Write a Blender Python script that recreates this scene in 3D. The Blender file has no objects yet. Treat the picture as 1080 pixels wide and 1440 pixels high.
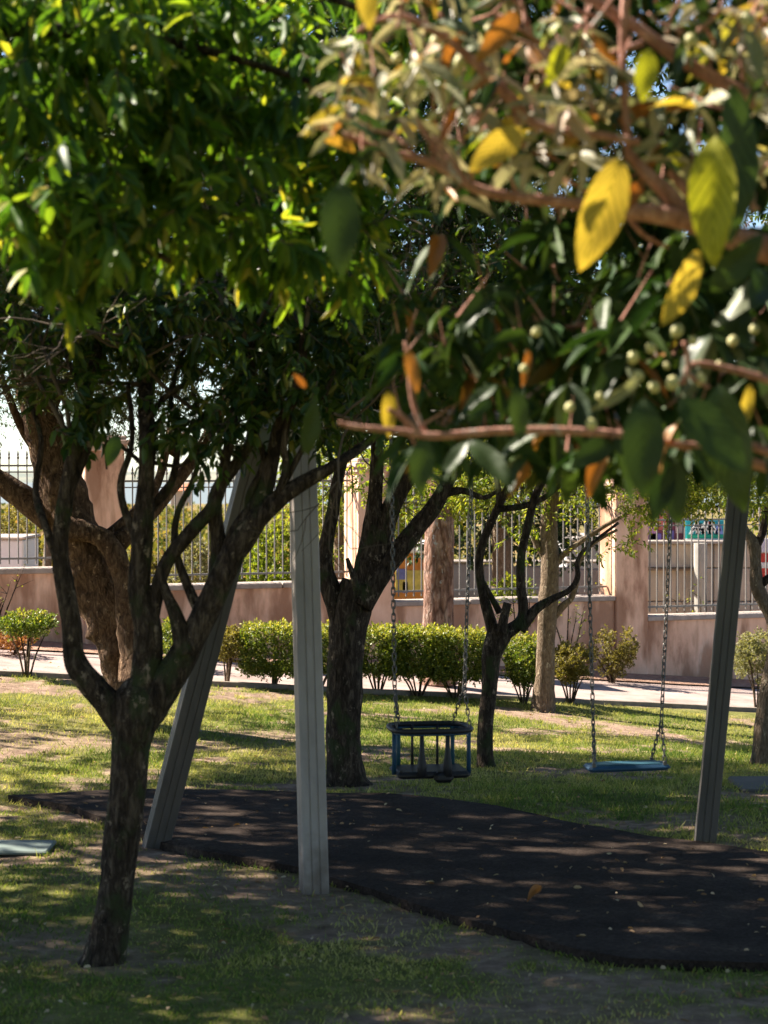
import bpy, math, random
import numpy as np
from mathutils import Vector, Matrix

random.seed(7)
R = np.random.default_rng(11)
scene = bpy.context.scene
C = scene.collection

# ------------------------------------------------------------------ camera, light
F = 3000.0                      # focal length in photo pixels (75 mm on a 36 mm tall frame)
CAMZ = 2.0
PITCH = math.atan(60 / F)
cam_d = bpy.data.cameras.new('camera')
cam = bpy.data.objects.new('camera', cam_d); C.objects.link(cam)
cam.location = (0, 0, CAMZ)
cam.rotation_euler = (math.pi / 2 - PITCH, 0, 0)
cam_d.sensor_fit = 'VERTICAL'; cam_d.sensor_height = 36; cam_d.lens = 36 * F / 1440
cam_d.clip_start = 0.1; cam_d.clip_end = 30000
cam_d.dof.use_dof = True; cam_d.dof.focus_distance = 16.5; cam_d.dof.aperture_fstop = 4.9
scene.camera = cam

SUN_TRAVEL = Vector((0.93, -0.37, 0)).normalized()
EL = math.radians(43)
w = bpy.data.worlds.new("World"); scene.world = w; w.use_nodes = True
nt = w.node_tree; nt.nodes.clear()
sky = nt.nodes.new('ShaderNodeTexSky'); sky.sky_type = 'NISHITA'; sky.sun_disc = False
sky.sun_elevation = EL; sky.sun_rotation = math.atan2(-SUN_TRAVEL.x, -SUN_TRAVEL.y)
sky.air_density = 0.75; sky.dust_density = 0.05; sky.ozone_density = 1.5
bg = nt.nodes.new('ShaderNodeBackground'); bg.inputs[1].default_value = 0.05
wo = nt.nodes.new('ShaderNodeOutputWorld')
nt.links.new(sky.outputs[0], bg.inputs[0]); nt.links.new(bg.outputs[0], wo.inputs[0])
sl = bpy.data.lights.new('sun', 'SUN'); sl.energy = 5.0; sl.angle = math.radians(0.55); sl.color = (1.0, 0.90, 0.76)
so = bpy.data.objects.new('sun', sl); C.objects.link(so)
tv = SUN_TRAVEL * math.cos(EL) + Vector((0, 0, -math.sin(EL)))
so.rotation_euler = tv.to_track_quat('-Z', 'Y').to_euler(); so.location = (-8, 9, 12)

scene.view_settings.view_transform = 'Standard'
scene.view_settings.look = 'None'; scene.view_settings.gamma = 1
scene.view_settings.use_curve_mapping = False
scene.view_settings.exposure = 1.98
cy = scene.cycles
cy.max_bounces = 7; cy.diffuse_bounces = 4; cy.glossy_bounces = 2; cy.transmission_bounces = 4
cy.transparent_max_bounces = 4; cy.use_denoising = True; cy.caustics_reflective = False; cy.caustics_refractive = False
cy.sample_clamp_indirect = 4

# ------------------------------------------------------------------ maths helpers
cp, sp = math.cos(PITCH), math.sin(PITCH)
def at(px, py, Y):
    """point of the place seen at photo pixel px,py at distance Y"""
    u = (px - 540) / F; v = (720 - py) / F
    dx, dy, dz = u, cp + v * sp, -sp + v * cp
    k = Y / dy
    return Vector((dx * k, Y, CAMZ + dz * k))
def sstep(a, b, x):
    t = np.clip((np.asarray(x, float) - a) / (b - a), 0, 1); return t * t * (3 - 2 * t)
def hash3(ix, iy, iz, seed=0):
    h = (ix * 374761393 + iy * 668265263 + iz * 2147483647 + seed * 1274126177) & 0xffffffff
    h = ((h ^ (h >> 13)) * 1274126177) & 0xffffffff
    return ((h ^ (h >> 16)) & 0xffff) / 65535.0
def noise(p, s=1.0, seed=0):
    p = np.asarray(p, float) * s
    i = np.floor(p).astype(np.int64); f = p - i; f = f * f * (3 - 2 * f)
    out = 0
    for a in (0, 1):
        for b in (0, 1):
            for c in (0, 1):
                wgt = (f[..., 0] if a else 1 - f[..., 0]) * (f[..., 1] if b else 1 - f[..., 1]) * (f[..., 2] if c else 1 - f[..., 2])
                out = out + wgt * hash3(i[..., 0] + a, i[..., 1] + b, i[..., 2] + c, seed)
    return out
def fbm(p, s, seed=0, o=3):
    a, t, n = 1.0, 0.0, 0.0
    for k in range(o):
        t = t + a * noise(p, s * 2 ** k, seed + k); n += a; a *= .5
    return t / n
def p3(x, y):
    return np.stack([x, y, np.zeros_like(x)], -1)
def G(x, y):
    """height of the terrain"""
    x = np.asarray(x, float); y = np.asarray(y, float)
    xc = np.clip(x, -9, 12)
    z = sstep(11.5, 20.5, y) * (-0.22 - 0.092 * xc)
    z = z + (fbm(p3(x, y), 0.9, 3) - .5) * .07 * sstep(5, 7, y) * (1 - sstep(19.4, 20.6, y))
    z = z - sstep(28, 60, y) * .7 - np.clip(y - 40, 0, 260) * .016 - np.clip(y - 300, 0, 700) * .010
    return z
def on_ground(px, py, extra=0.0):
    Y = 12.0
    for _ in range(60):
        p = at(px, py, Y); g = float(G(p.x, p.y)) + extra
        k = (CAMZ - g) / max(1e-4, CAMZ - p.z)
        Y += (Y * k - Y) * .6
    p = at(px, py, Y); return Vector((p.x, p.y, float(G(p.x, p.y)) + extra))

# ------------------------------------------------------------------ object helpers
def mesh(name, v, f, smooth=False):
    m = bpy.data.meshes.new(name); m.from_pydata([tuple(a) for a in v], [], f)
    if smooth: m.polygons.foreach_set('use_smooth', [True] * len(m.polygons))
    m.update(); return m
def link(name, me, mat=None, parent=None):
    o = bpy.data.objects.new(name, me); C.objects.link(o)
    if mat is not None and len(me.materials) == 0: me.materials.append(mat)
    if parent is not None:
        o.parent = parent
        o.matrix_parent_inverse = Matrix.Translation(-parent.location)
    return o
def tag(o, label=None, cat=None, group=None, kind=None):
    if label: o['label'] = label
    if cat: o['category'] = cat
    if group: o['group'] = group
    if kind: o['kind'] = kind
    return o
def thing(name, loc, label, cat, group=None):
    o = bpy.data.objects.new(name, None); C.objects.link(o); o.location = loc; o.empty_display_size = .1
    bpy.context.view_layer.update()
    return tag(o, label, cat, group)

class MB:
    def __init__(s): s.v = []; s.f = []
    def add(s, v, f):
        n = len(s.v); s.v += [tuple(a) for a in v]; s.f += [tuple(i + n for i in q) for q in f]; return s
    def box(s, c, size, ax=None, bev=0.0):
        """box, optionally with frame ax=(X,Y,Z)"""
        c = Vector(c); hx, hy, hz = [d / 2 for d in size]
        X, Y, Z = ax if ax else (Vector((1, 0, 0)), Vector((0, 1, 0)), Vector((0, 0, 1)))
        if bev <= 0:
            v = [c + X * (a * hx) + Y * (b * hy) + Z * (d * hz) for d in (-1, 1) for a, b in ((-1, -1), (1, -1), (1, 1), (-1, 1))]
            return s.add(v, [(3, 2, 1, 0), (4, 5, 6, 7), (0, 1, 5, 4), (1, 2, 6, 5), (2, 3, 7, 6), (3, 0, 4, 7)])
        v = []; b = bev
        ring = lambda ix, iy: [(-ix + b, -iy), (ix - b, -iy), (ix, -iy + b), (ix, iy - b), (ix - b, iy), (-ix + b, iy), (-ix, iy - b), (-ix, -iy + b)]
        for z, k in ((-hz, b), (-hz + b, 0), (hz - b, 0), (hz, b)):
            for x, y in ring(hx - k, hy - k): v.append(c + X * x + Y * y + Z * z)
        f = [tuple(range(7, -1, -1)), tuple(range(24, 32))]
        for r in range(3):
            for i in range(8): f.append((r * 8 + i, r * 8 + (i + 1) % 8, r * 8 + 8 + (i + 1) % 8, r * 8 + 8 + i))
        return s.add(v, f)
    def tube(s, pts, rad, n=8, cap=True, gn=0.0, seed=0, close=False):
        v, f = tube_geo(pts, rad, n, cap, gn, seed, close); return s.add(v, f)
    def build(s, name, mat, parent=None, smooth=False):
        return link(name, mesh(name, s.v, s.f, smooth), mat, parent)
def catmull(P, Rr, sub):
    P = np.asarray([tuple(p) for p in P], float); Rr = np.asarray(Rr, float); n = len(P)
    if n < 3 or sub <= 1: return P, Rr
    Q, S = [], []
    for i in range(n - 1):
        a, b, c, d = P[max(i - 1, 0)], P[i], P[i + 1], P[min(i + 2, n - 1)]
        for k in range(sub):
            t = k / sub
            Q.append(.5 * ((2 * b) + (c - a) * t + (2 * a - 5 * b + 4 * c - d) * t * t + (3 * b - a - 3 * c + d) * t ** 3))
            S.append(Rr[i] * (1 - t) + Rr[i + 1] * t)
    Q.append(P[-1]); S.append(Rr[-1]); return np.array(Q), np.array(S)
def tube_geo(P, rad, n=8, cap=True, gn=0.0, seed=0, close=False):
    P = np.asarray([tuple(p) for p in P], float); m = len(P)
    rad = np.full(m, rad) if np.isscalar(rad) else np.asarray(rad, float)
    if close: T = np.roll(P, -1, 0) - np.roll(P, 1, 0)
    else: T = np.gradient(P, axis=0)
    T /= np.linalg.norm(T, axis=1)[:, None] + 1e-12
    up = np.array([0, 0, 1.]) if abs(T[0][2]) < .8 else np.array([1., 0, 0])
    N = np.cross(T[0], up); N /= np.linalg.norm(N)
    vs = []
    for i in range(m):
        N = N - T[i] * np.dot(N, T[i]); N /= np.linalg.norm(N) + 1e-12
        B = np.cross(T[i], N)
        a = np.arange(n) * 2 * math.pi / n
        ringv = np.cos(a)[:, None] * N + np.sin(a)[:, None] * B
        r = np.full(n, rad[i])
        if gn > 0:
            q = P[i] + ringv * rad[i]
            r = r * (1 + gn * (fbm(q, 7.0, seed) - .5) * 2 + gn * .7 * (np.sin(3 * a + seed + P[i][2] * 3) * .5) + gn * .6 * (noise(q, 26, seed + 9) - .5))
        vs.append(P[i] + ringv * r[:, None])
    v = np.concatenate(vs); f = []
    for i in range(m - (0 if close else 1)):
        j = (i + 1) % m
        for k in range(n): f.append((i * n + k, i * n + (k + 1) % n, j * n + (k + 1) % n, j * n + k))
    v = [tuple(x) for x in v]
    if cap and not close:
        f.append(tuple(range(n - 1, -1, -1))); f.append(tuple(range((m - 1) * n, m * n)))
    return v, f

# ------------------------------------------------------------------ materials
def newmat(name):
    m = bpy.data.materials.new(name); m.use_nodes = True
    nt = m.node_tree; nt.nodes.clear()
    out = nt.nodes.new('ShaderNodeOutputMaterial'); p = nt.nodes.new('ShaderNodeBsdfPrincipled')
    nt.links.new(p.outputs[0], out.inputs[0]); return m, nt, p, out
def ramp(nt, stops):
    r = nt.nodes.new('ShaderNodeValToRGB'); e = r.color_ramp.elements
    while len(e) > 1: e.remove(e[-1])
    e[0].position = stops[0][0]; e[0].color = (*stops[0][1], 1)
    for s, c in stops[1:]:
        k = e.new(s); k.color = (*c, 1)
    return r
def N(nt, t, **kw):
    n = nt.nodes.new(t)
    for k, v in kw.items():
        if k.startswith('i_'): n.inputs[k[2:].replace('_', ' ')].default_value = v
        else: setattr(n, k, v)
    return n
def coords(nt, scale=(1, 1, 1), kind='Object'):
    tc = N(nt, 'ShaderNodeTexCoord') if kind != 'World' else N(nt, 'ShaderNodeNewGeometry')
    mp = N(nt, 'ShaderNodeMapping'); mp.inputs['Scale'].default_value = scale
    nt.links.new(tc.outputs['Position' if kind == 'World' else kind], mp.inputs[0]); return mp
def rough_mat(name, stops, scale=6, stretch=(1, 1, 1), rough=.8, bump=.3, bscale=40, detail=5, metallic=0, dist=.01, spec=.3):
    m, nt, p, out = newmat(name)
    mp = coords(nt, stretch, 'World')
    n1 = N(nt, 'ShaderNodeTexNoise'); n1.inputs['Scale'].default_value = scale; n1.inputs['Detail'].default_value = detail
    n1.inputs['Roughness'].default_value = .65
    nt.links.new(mp.outputs[0], n1.inputs['Vector'])
    r = ramp(nt, stops); nt.links.new(n1.outputs['Fac'], r.inputs[0]); nt.links.new(r.outputs[0], p.inputs['Base Color'])
    n2 = N(nt, 'ShaderNodeTexNoise'); n2.inputs['Scale'].default_value = bscale; n2.inputs['Detail'].default_value = 6
    nt.links.new(mp.outputs[0], n2.inputs['Vector'])
    b = N(nt, 'ShaderNodeBump'); b.inputs['Strength'].default_value = bump; b.inputs['Distance'].default_value = dist
    nt.links.new(n2.outputs['Fac'], b.inputs['Height']); nt.links.new(b.outputs[0], p.inputs['Normal'])
    p.inputs['Roughness'].default_value = rough; p.inputs['Metallic'].default_value = metallic
    p.inputs['Specular IOR Level'].default_value = spec
    return m
def leaf_mat(name, stops, trans=.45, rough=.4, spec=.5, tint=(1.25, 1.25, .5), back=None, object_random=False, veins=False):
    m, nt, p, out = newmat(name)
    if object_random:
        a = N(nt, 'ShaderNodeObjectInfo'); src = a.outputs['Random']
    else:
        a = N(nt, 'ShaderNodeAttribute'); a.attribute_name = 'v'; src = a.outputs['Fac']
    r = ramp(nt, stops); nt.links.new(src, r.inputs[0]); col = r.outputs[0]
    n = N(nt, 'ShaderNodeTexNoise'); n.inputs['Scale'].default_value = 35; n.inputs['Detail'].default_value = 3
    mx = N(nt, 'ShaderNodeMixRGB', blend_type='MULTIPLY'); mx.inputs[0].default_value = .6
    rr = ramp(nt, [(.3, (.55, .6, .5)), (.65, (1.2, 1.15, 1.1))]); nt.links.new(n.outputs['Fac'], rr.inputs[0])
    nt.links.new(col, mx.inputs[1]); nt.links.new(rr.outputs[0], mx.inputs[2]); col = mx.outputs[0]
    if veins:
        uv = N(nt, 'ShaderNodeUVMap'); sx = N(nt, 'ShaderNodeSeparateXYZ'); nt.links.new(uv.outputs[0], sx.inputs[0])
        ab = N(nt, 'ShaderNodeMath', operation='ABSOLUTE'); nt.links.new(sx.outputs[1], ab.inputs[0])
        m1 = N(nt, 'ShaderNodeMath', operation='MULTIPLY_ADD'); nt.links.new(ab.outputs[0], m1.inputs[0]); m1.inputs[1].default_value = -.32
        nt.links.new(sx.outputs[0], m1.inputs[2])
        m2 = N(nt, 'ShaderNodeMath', operation='MULTIPLY'); nt.links.new(m1.outputs[0], m2.inputs[0]); m2.inputs[1].default_value = 8.5
        fr = N(nt, 'ShaderNodeMath', operation='PINGPONG'); nt.links.new(m2.outputs[0], fr.inputs[0]); fr.inputs[1].default_value = .5
        mn = N(nt, 'ShaderNodeMath', operation='MULTIPLY'); nt.links.new(ab.outputs[0], mn.inputs[0]); mn.inputs[1].default_value = 6
        mi = N(nt, 'ShaderNodeMath', operation='MINIMUM'); nt.links.new(fr.outputs[0], mi.inputs[0]); nt.links.new(mn.outputs[0], mi.inputs[1])
        vr = ramp(nt, [(0, (.42, .5, .3)), (.26, (1.05, 1.05, 1))]); nt.links.new(mi.outputs[0], vr.inputs[0])
        mv = N(nt, 'ShaderNodeMixRGB', blend_type='MULTIPLY'); mv.inputs[0].default_value = 1
        nt.links.new(col, mv.inputs[1]); nt.links.new(vr.outputs[0], mv.inputs[2]); col = mv.outputs[0]
    top = col
    if back is not None:
        g = N(nt, 'ShaderNodeNewGeometry'); mb = N(nt, 'ShaderNodeMixRGB'); mb.inputs[2].default_value = (*back, 1)
        nt.links.new(g.outputs['Backfacing'], mb.inputs[0]); nt.links.new(col, mb.inputs[1]); col = mb.outputs[0]
    nt.links.new(col, p.inputs['Base Color']); p.inputs['Roughness'].default_value = rough; p.inputs['Specular IOR Level'].default_value = spec
    tr = N(nt, 'ShaderNodeBsdfTranslucent'); tm = N(nt, 'ShaderNodeMixRGB', blend_type='MULTIPLY'); tm.inputs[0].default_value = 1
    tm.inputs[2].default_value = (*tint, 1); nt.links.new(top, tm.inputs[1]); nt.links.new(tm.outputs[0], tr.inputs[0])
    ms = N(nt, 'ShaderNodeMixShader'); ms.inputs[0].default_value = trans
    nt.links.new(p.outputs[0], ms.inputs[1]); nt.links.new(tr.outputs[0], ms.inputs[2]); nt.links.new(ms.outputs[0], out.inputs[0])
    return m
def flat(name, col, rough=.6, metallic=0, spec=.4, var=.12):
    c = lambda k: tuple(min(1, x * k) for x in col)
    return rough_mat(name, [(.3, c(1 - var)), (.7, c(1 + var))], scale=9, rough=rough, metallic=metallic, bump=.08, bscale=80, dist=.003, spec=spec)

def bark_mat(name, stops, moss=None, scale=9, disp=.02, zs=.3, crack=.4):
    m, nt, p, out = newmat(name)
    mp = coords(nt, (1, 1, zs), 'World')
    n1 = N(nt, 'ShaderNodeTexNoise'); n1.inputs['Scale'].default_value = scale * 4; n1.inputs['Detail'].default_value = 7; n1.inputs['Roughness'].default_value = .7
    n1.inputs['Distortion'].default_value = .6
    nt.links.new(mp.outputs[0], n1.inputs['Vector'])
    vo = N(nt, 'ShaderNodeTexVoronoi'); vo.feature = 'DISTANCE_TO_EDGE'; vo.inputs['Scale'].default_value = scale * 2.6
    dn_ = N(nt, 'ShaderNodeTexNoise'); dn_.inputs['Scale'].default_value = scale * 1.6; dn_.inputs['Detail'].default_value = 5
    nt.links.new(mp.outputs[0], dn_.inputs['Vector'])
    dm = N(nt, 'ShaderNodeMixRGB', blend_type='ADD'); dm.inputs[0].default_value = .22
    nt.links.new(mp.outputs[0], dm.inputs[1]); nt.links.new(dn_.outputs['Color'], dm.inputs[2])
    nt.links.new(dm.outputs[0], vo.inputs['Vector'])
    r = ramp(nt, stops); nt.links.new(n1.outputs['Fac'], r.inputs[0]); col = r.outputs[0]
    vr = ramp(nt, [(0, (.35, .32, .3)), (.2, (1, 1, 1))]); nt.links.new(vo.outputs['Distance'], vr.inputs[0])
    mx = N(nt, 'ShaderNodeMixRGB', blend_type='MULTIPLY'); mx.inputs[0].default_value = crack
    nt.links.new(col, mx.inputs[1]); nt.links.new(vr.outputs[0], mx.inputs[2]); col = mx.outputs[0]
    mp2 = coords(nt, (1, 1, .7), 'World')
    n3 = N(nt, 'ShaderNodeTexNoise'); n3.inputs['Scale'].default_value = 9; n3.inputs['Detail'].default_value = 4
    nt.links.new(mp2.outputs[0], n3.inputs['Vector'])
    if moss:
        mr = ramp(nt, [(.54, (0, 0, 0)), (.66, (1, 1, 1))]); nt.links.new(n3.outputs['Fac'], mr.inputs[0])
        mm = N(nt, 'ShaderNodeMixRGB'); mm.inputs[2].default_value = (*moss, 1)
        nt.links.new(mr.outputs[0], mm.inputs[0]); nt.links.new(col, mm.inputs[1]); col = mm.outputs[0]
    n5 = N(nt, 'ShaderNodeTexNoise'); n5.inputs['Scale'].default_value = 16; n5.inputs['Detail'].default_value = 6; n5.inputs['Roughness'].default_value = .7
    nt.links.new(mp2.outputs[0], n5.inputs['Vector'])
    lr = ramp(nt, [(.60, (0, 0, 0)), (.66, (1, 1, 1))]); nt.links.new(n5.outputs['Fac'], lr.inputs[0])
    ml = N(nt, 'ShaderNodeMixRGB'); ml.inputs[2].default_value = (*[min(.5, c * 1.5) for c in stops[-1][1]], 1)
    nt.links.new(lr.outputs[0], ml.inputs[0]); nt.links.new(col, ml.inputs[1]); col = ml.outputs[0]
    nt.links.new(col, p.inputs['Base Color'])
    ad = N(nt, 'ShaderNodeMath', operation='ADD'); nt.links.new(n1.outputs['Fac'], ad.inputs[0])
    vv = N(nt, 'ShaderNodeMath', operation='MINIMUM'); nt.links.new(vo.outputs['Distance'], vv.inputs[0]); vv.inputs[1].default_value = .25
    nt.links.new(vv.outputs[0], ad.inputs[1])
    b = N(nt, 'ShaderNodeBump'); b.inputs['Strength'].default_value = 1.0; b.inputs['Distance'].default_value = disp * 1.6
    nt.links.new(ad.outputs[0], b.inputs['Height']); nt.links.new(b.outputs[0], p.inputs['Normal'])
    p.inputs['Roughness'].default_value = .9; p.inputs['Specular IOR Level'].default_value = .15
    return m

M = {}
M['bark'] = bark_mat('bark_dark', [(.32, (.012, .009, .007)), (.5, (.06, .042, .03)), (.7, (.19, .145, .105))], moss=(.05, .06, .025))
M['bark_olive'] = bark_mat('bark_old', [(.3, (.03, .019, .012)), (.5, (.13, .075, .045)), (.7, (.27, .18, .115))], scale=6, zs=.5)
M['bark_tan'] = bark_mat('bark_tan', [(.25, (.10, .07, .045)), (.5, (.22, .16, .11)), (.75, (.36, .28, .2))])
M['bark_pine'] = bark_mat('bark_pine', [(.25, (.12, .06, .042)), (.48, (.36, .20, .145)), (.72, (.66, .50, .42))], scale=4.5, disp=.05, crack=.85)
M['bark_loquat'] = bark_mat('bark_loquat', [(.25, (.20, .085, .06)), (.5, (.42, .21, .16)), (.75, (.60, .38, .32))], disp=.004)
M['twig'] = flat('twig_bark', (.10, .072, .05), .9)
G1 = [(0, (.02, .05, .012)), (.5, (.045, .095, .014)), (.9, (.10, .15, .022)), (1, (.22, .20, .04))]
M['leaf_near'] = leaf_mat('leaf_near', [(0, (.04, .10, .02)), (.5, (.09, .185, .028)), (.88, (.20, .29, .04)), (1, (.44, .38, .08))], .5, .45, .35, tint=(1.5, 1.45, .4))
M['leaf_near_object'] = leaf_mat('leaf_near_single', [(0, (.04, .10, .02)), (.5, (.09, .185, .028)), (.90, (.20, .29, .04)), (1, (.44, .38, .08))], .5, .45, .35, tint=(1.5, 1.45, .4), object_random=True)
M['leaf_a'] = leaf_mat('leaf_broad', G1, .38, .42, .45)
M['leaf_olive'] = leaf_mat('leaf_olive', [(0, (.03, .05, .02)), (.6, (.07, .09, .04)), (1, (.14, .15, .07))], .3, .5, .4)
M['leaf_bright'] = leaf_mat('leaf_fresh', [(0, (.08, .14, .015)), (.5, (.19, .24, .03)), (1, (.38, .36, .06))], .52, .5, .35)
M['leaf_hedge'] = leaf_mat('leaf_hedge', [(0, (.045, .085, .015)), (.5, (.13, .18, .03)), (1, (.46, .42, .09))], .42, .45, .5)
M['leaf_dry'] = leaf_mat('leaf_scrub', [(0, (.10, .09, .03)), (.6, (.2, .17, .05)), (1, (.34, .27, .09))], .4, .6, .3)
M['leaf_pale'] = leaf_mat('leaf_pale', [(0, (.13, .14, .07)), (.6, (.26, .25, .14)), (1, (.42, .38, .24))], .35, .6, .3)
M['leaf_dark'] = leaf_mat('leaf_dense', [(0, (.015, .035, .012)), (.6, (.03, .06, .018)), (1, (.06, .10, .02))], .25, .5, .4)
V = dict(object_random=True, veins=True)
M['lq_green'] = leaf_mat('loquat_leaf_green', [(0, (.02, .042, .015)), (1, (.055, .09, .026))], .25, .45, .35, back=(.15, .17, .10), **V)
M['lq_grey'] = leaf_mat('loquat_leaf_felted', [(0, (.20, .22, .13)), (.4, (.38, .37, .27)), (.8, (.50, .44, .36)), (1, (.46, .30, .22))], .30, .5, .5, tint=(1.05, 1.0, .6), back=(.5, .46, .38), **V)
M['lq_yellow'] = leaf_mat('loquat_leaf_yellow', [(0, (.48, .36, .06)), (1, (.62, .46, .10))], .45, .45, .4, tint=(1.1, 1.0, .5), **V)
M['lq_lime'] = leaf_mat('loquat_leaf_lime', [(0, (.30, .34, .035)), (1, (.48, .45, .05))], .45, .45, .4, tint=(1.1, 1.1, .4), **V)
M['lq_orange'] = leaf_mat('loquat_leaf_orange', [(0, (.30, .115, .03)), (1, (.42, .20, .06))], .35, .45, .4, tint=(1.2, .9, .4), **V)
M['fruit'] = flat('loquat_fruit', (.50, .47, .22), .55, var=.2)
M['brown_leaf'] = leaf_mat('dry_leaf', [(0, (.20, .10, .05)), (.6, (.36, .22, .12)), (1, (.55, .45, .32))], .2, .7, .3)
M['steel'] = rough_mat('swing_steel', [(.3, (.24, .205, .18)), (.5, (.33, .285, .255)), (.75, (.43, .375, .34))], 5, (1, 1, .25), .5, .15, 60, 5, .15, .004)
def dirty(m, h=.28):
    nt = m.node_tree; p = [n for n in nt.nodes if n.type == 'BSDF_PRINCIPLED'][0]; src = p.inputs['Base Color'].links[0].from_socket
    g = N(nt, 'ShaderNodeNewGeometry'); sx = N(nt, 'ShaderNodeSeparateXYZ'); nt.links.new(g.outputs['Position'], sx.inputs[0])
    nn = N(nt, 'ShaderNodeTexNoise'); nn.inputs['Scale'].default_value = 14; nn.inputs['Detail'].default_value = 5; nt.links.new(g.outputs['Position'], nn.inputs['Vector'])
    ad = N(nt, 'ShaderNodeMath', operation='MULTIPLY_ADD'); nt.links.new(nn.outputs['Fac'], ad.inputs[0]); ad.inputs[1].default_value = .5; nt.links.new(sx.outputs[2], ad.inputs[2])
    r = ramp(nt, [(.22, (.85, .85, .85)), (.22 + h, (0, 0, 0))]); nt.links.new(ad.outputs[0], r.inputs[0])
    mx = N(nt, 'ShaderNodeMixRGB'); mx.inputs[2].default_value = (.13, .095, .07, 1); nt.links.new(r.outputs[0], mx.inputs[0]); nt.links.new(src, mx.inputs[1]); nt.links.new(mx.outputs[0], p.inputs['Base Color'])
dirty(M['steel'])
M['steel_shade'] = rough_mat('shaded_steel', [(.3, (.075, .068, .062)), (.5, (.11, .10, .092)), (.75, (.16, .14, .125))], 5, (1, 1, .25), .55, .2, 60, 5, .15, .004)  # darker copy of the swing steel, shade put into its colour
M['steel_dark'] = flat('bracket_grey', (.10, .115, .10), .5, .1, var=.08)
M['chain'] = flat('chain_metal', (.12, .115, .11), .45, .6)
M['blue'] = flat('blue_plastic', (.018, .065, .13), .55)
M['teal'] = flat('teal_plastic', (.018, .075, .11), .55)
M['black'] = flat('black_rubber', (.018, .018, .022), .55)
M['iron'] = flat('fence_paint', (.20, .185, .175), .42, .1, var=.08)
M['coping'] = rough_mat('coping_stone', [(.3, (.28, .23, .20)), (.7, (.44, .38, .34))], 8, rough=.8)
M['pale_board'] = flat('pale_green_board', (.15, .19, .175), .6)
M['grey_slab'] = flat('grey_slab', (.12, .105, .085), .9)

def plaster():
    m, nt, p, out = newmat('salmon_plaster')
    mp = coords(nt, (1, 1, .35), 'World')
    n1 = N(nt, 'ShaderNodeTexNoise'); n1.inputs['Scale'].default_value = 3.2; n1.inputs['Detail'].default_value = 8; n1.inputs['Roughness'].default_value = .68
    nt.links.new(mp.outputs[0], n1.inputs['Vector'])
    r = ramp(nt, [(.3, (.46, .25, .17)), (.42, (.76, .48, .34)), (.58, (.86, .58, .43)), (.75, (.9, .72, .60))])
    nt.links.new(n1.outputs['Fac'], r.inputs[0])
    mp2 = coords(nt, (4, 4, 1.1), 'World')
    n2 = N(nt, 'ShaderNodeTexNoise'); n2.inputs['Scale'].default_value = 1; n2.inputs['Detail'].default_value = 4
    nt.links.new(mp2.outputs[0], n2.inputs['Vector'])
    r2 = ramp(nt, [(.40, (.40, .32, .27)), (.54, (1, 1, 1))]); nt.links.new(n2.outputs['Fac'], r2.inputs[0])
    mx = N(nt, 'ShaderNodeMixRGB', blend_type='MULTIPLY'); mx.inputs[0].default_value = .8
    nt.links.new(r.outputs[0], mx.inputs[1]); nt.links.new(r2.outputs[0], mx.inputs[2])
    nt.links.new(mx.outputs[0], p.inputs['Base Color']); p.inputs['Roughness'].default_value = .9; p.inputs['Specular IOR Level'].default_value = .15
    mp3 = coords(nt, (1, 1, 1), 'World')
    n3 = N(nt, 'ShaderNodeTexNoise'); n3.inputs['Scale'].default_value = 30; n3.inputs['Detail'].default_value = 6
    nt.links.new(mp3.outputs[0], n3.inputs['Vector'])
    b = N(nt, 'ShaderNodeBump'); b.inputs['Strength'].default_value = .4; b.inputs['Distance'].default_value = .012
    nt.links.new(n3.outputs['Fac'], b.inputs['Height']); nt.links.new(b.outputs[0], p.inputs['Normal'])
    return m
M['plaster'] = plaster()

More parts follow.
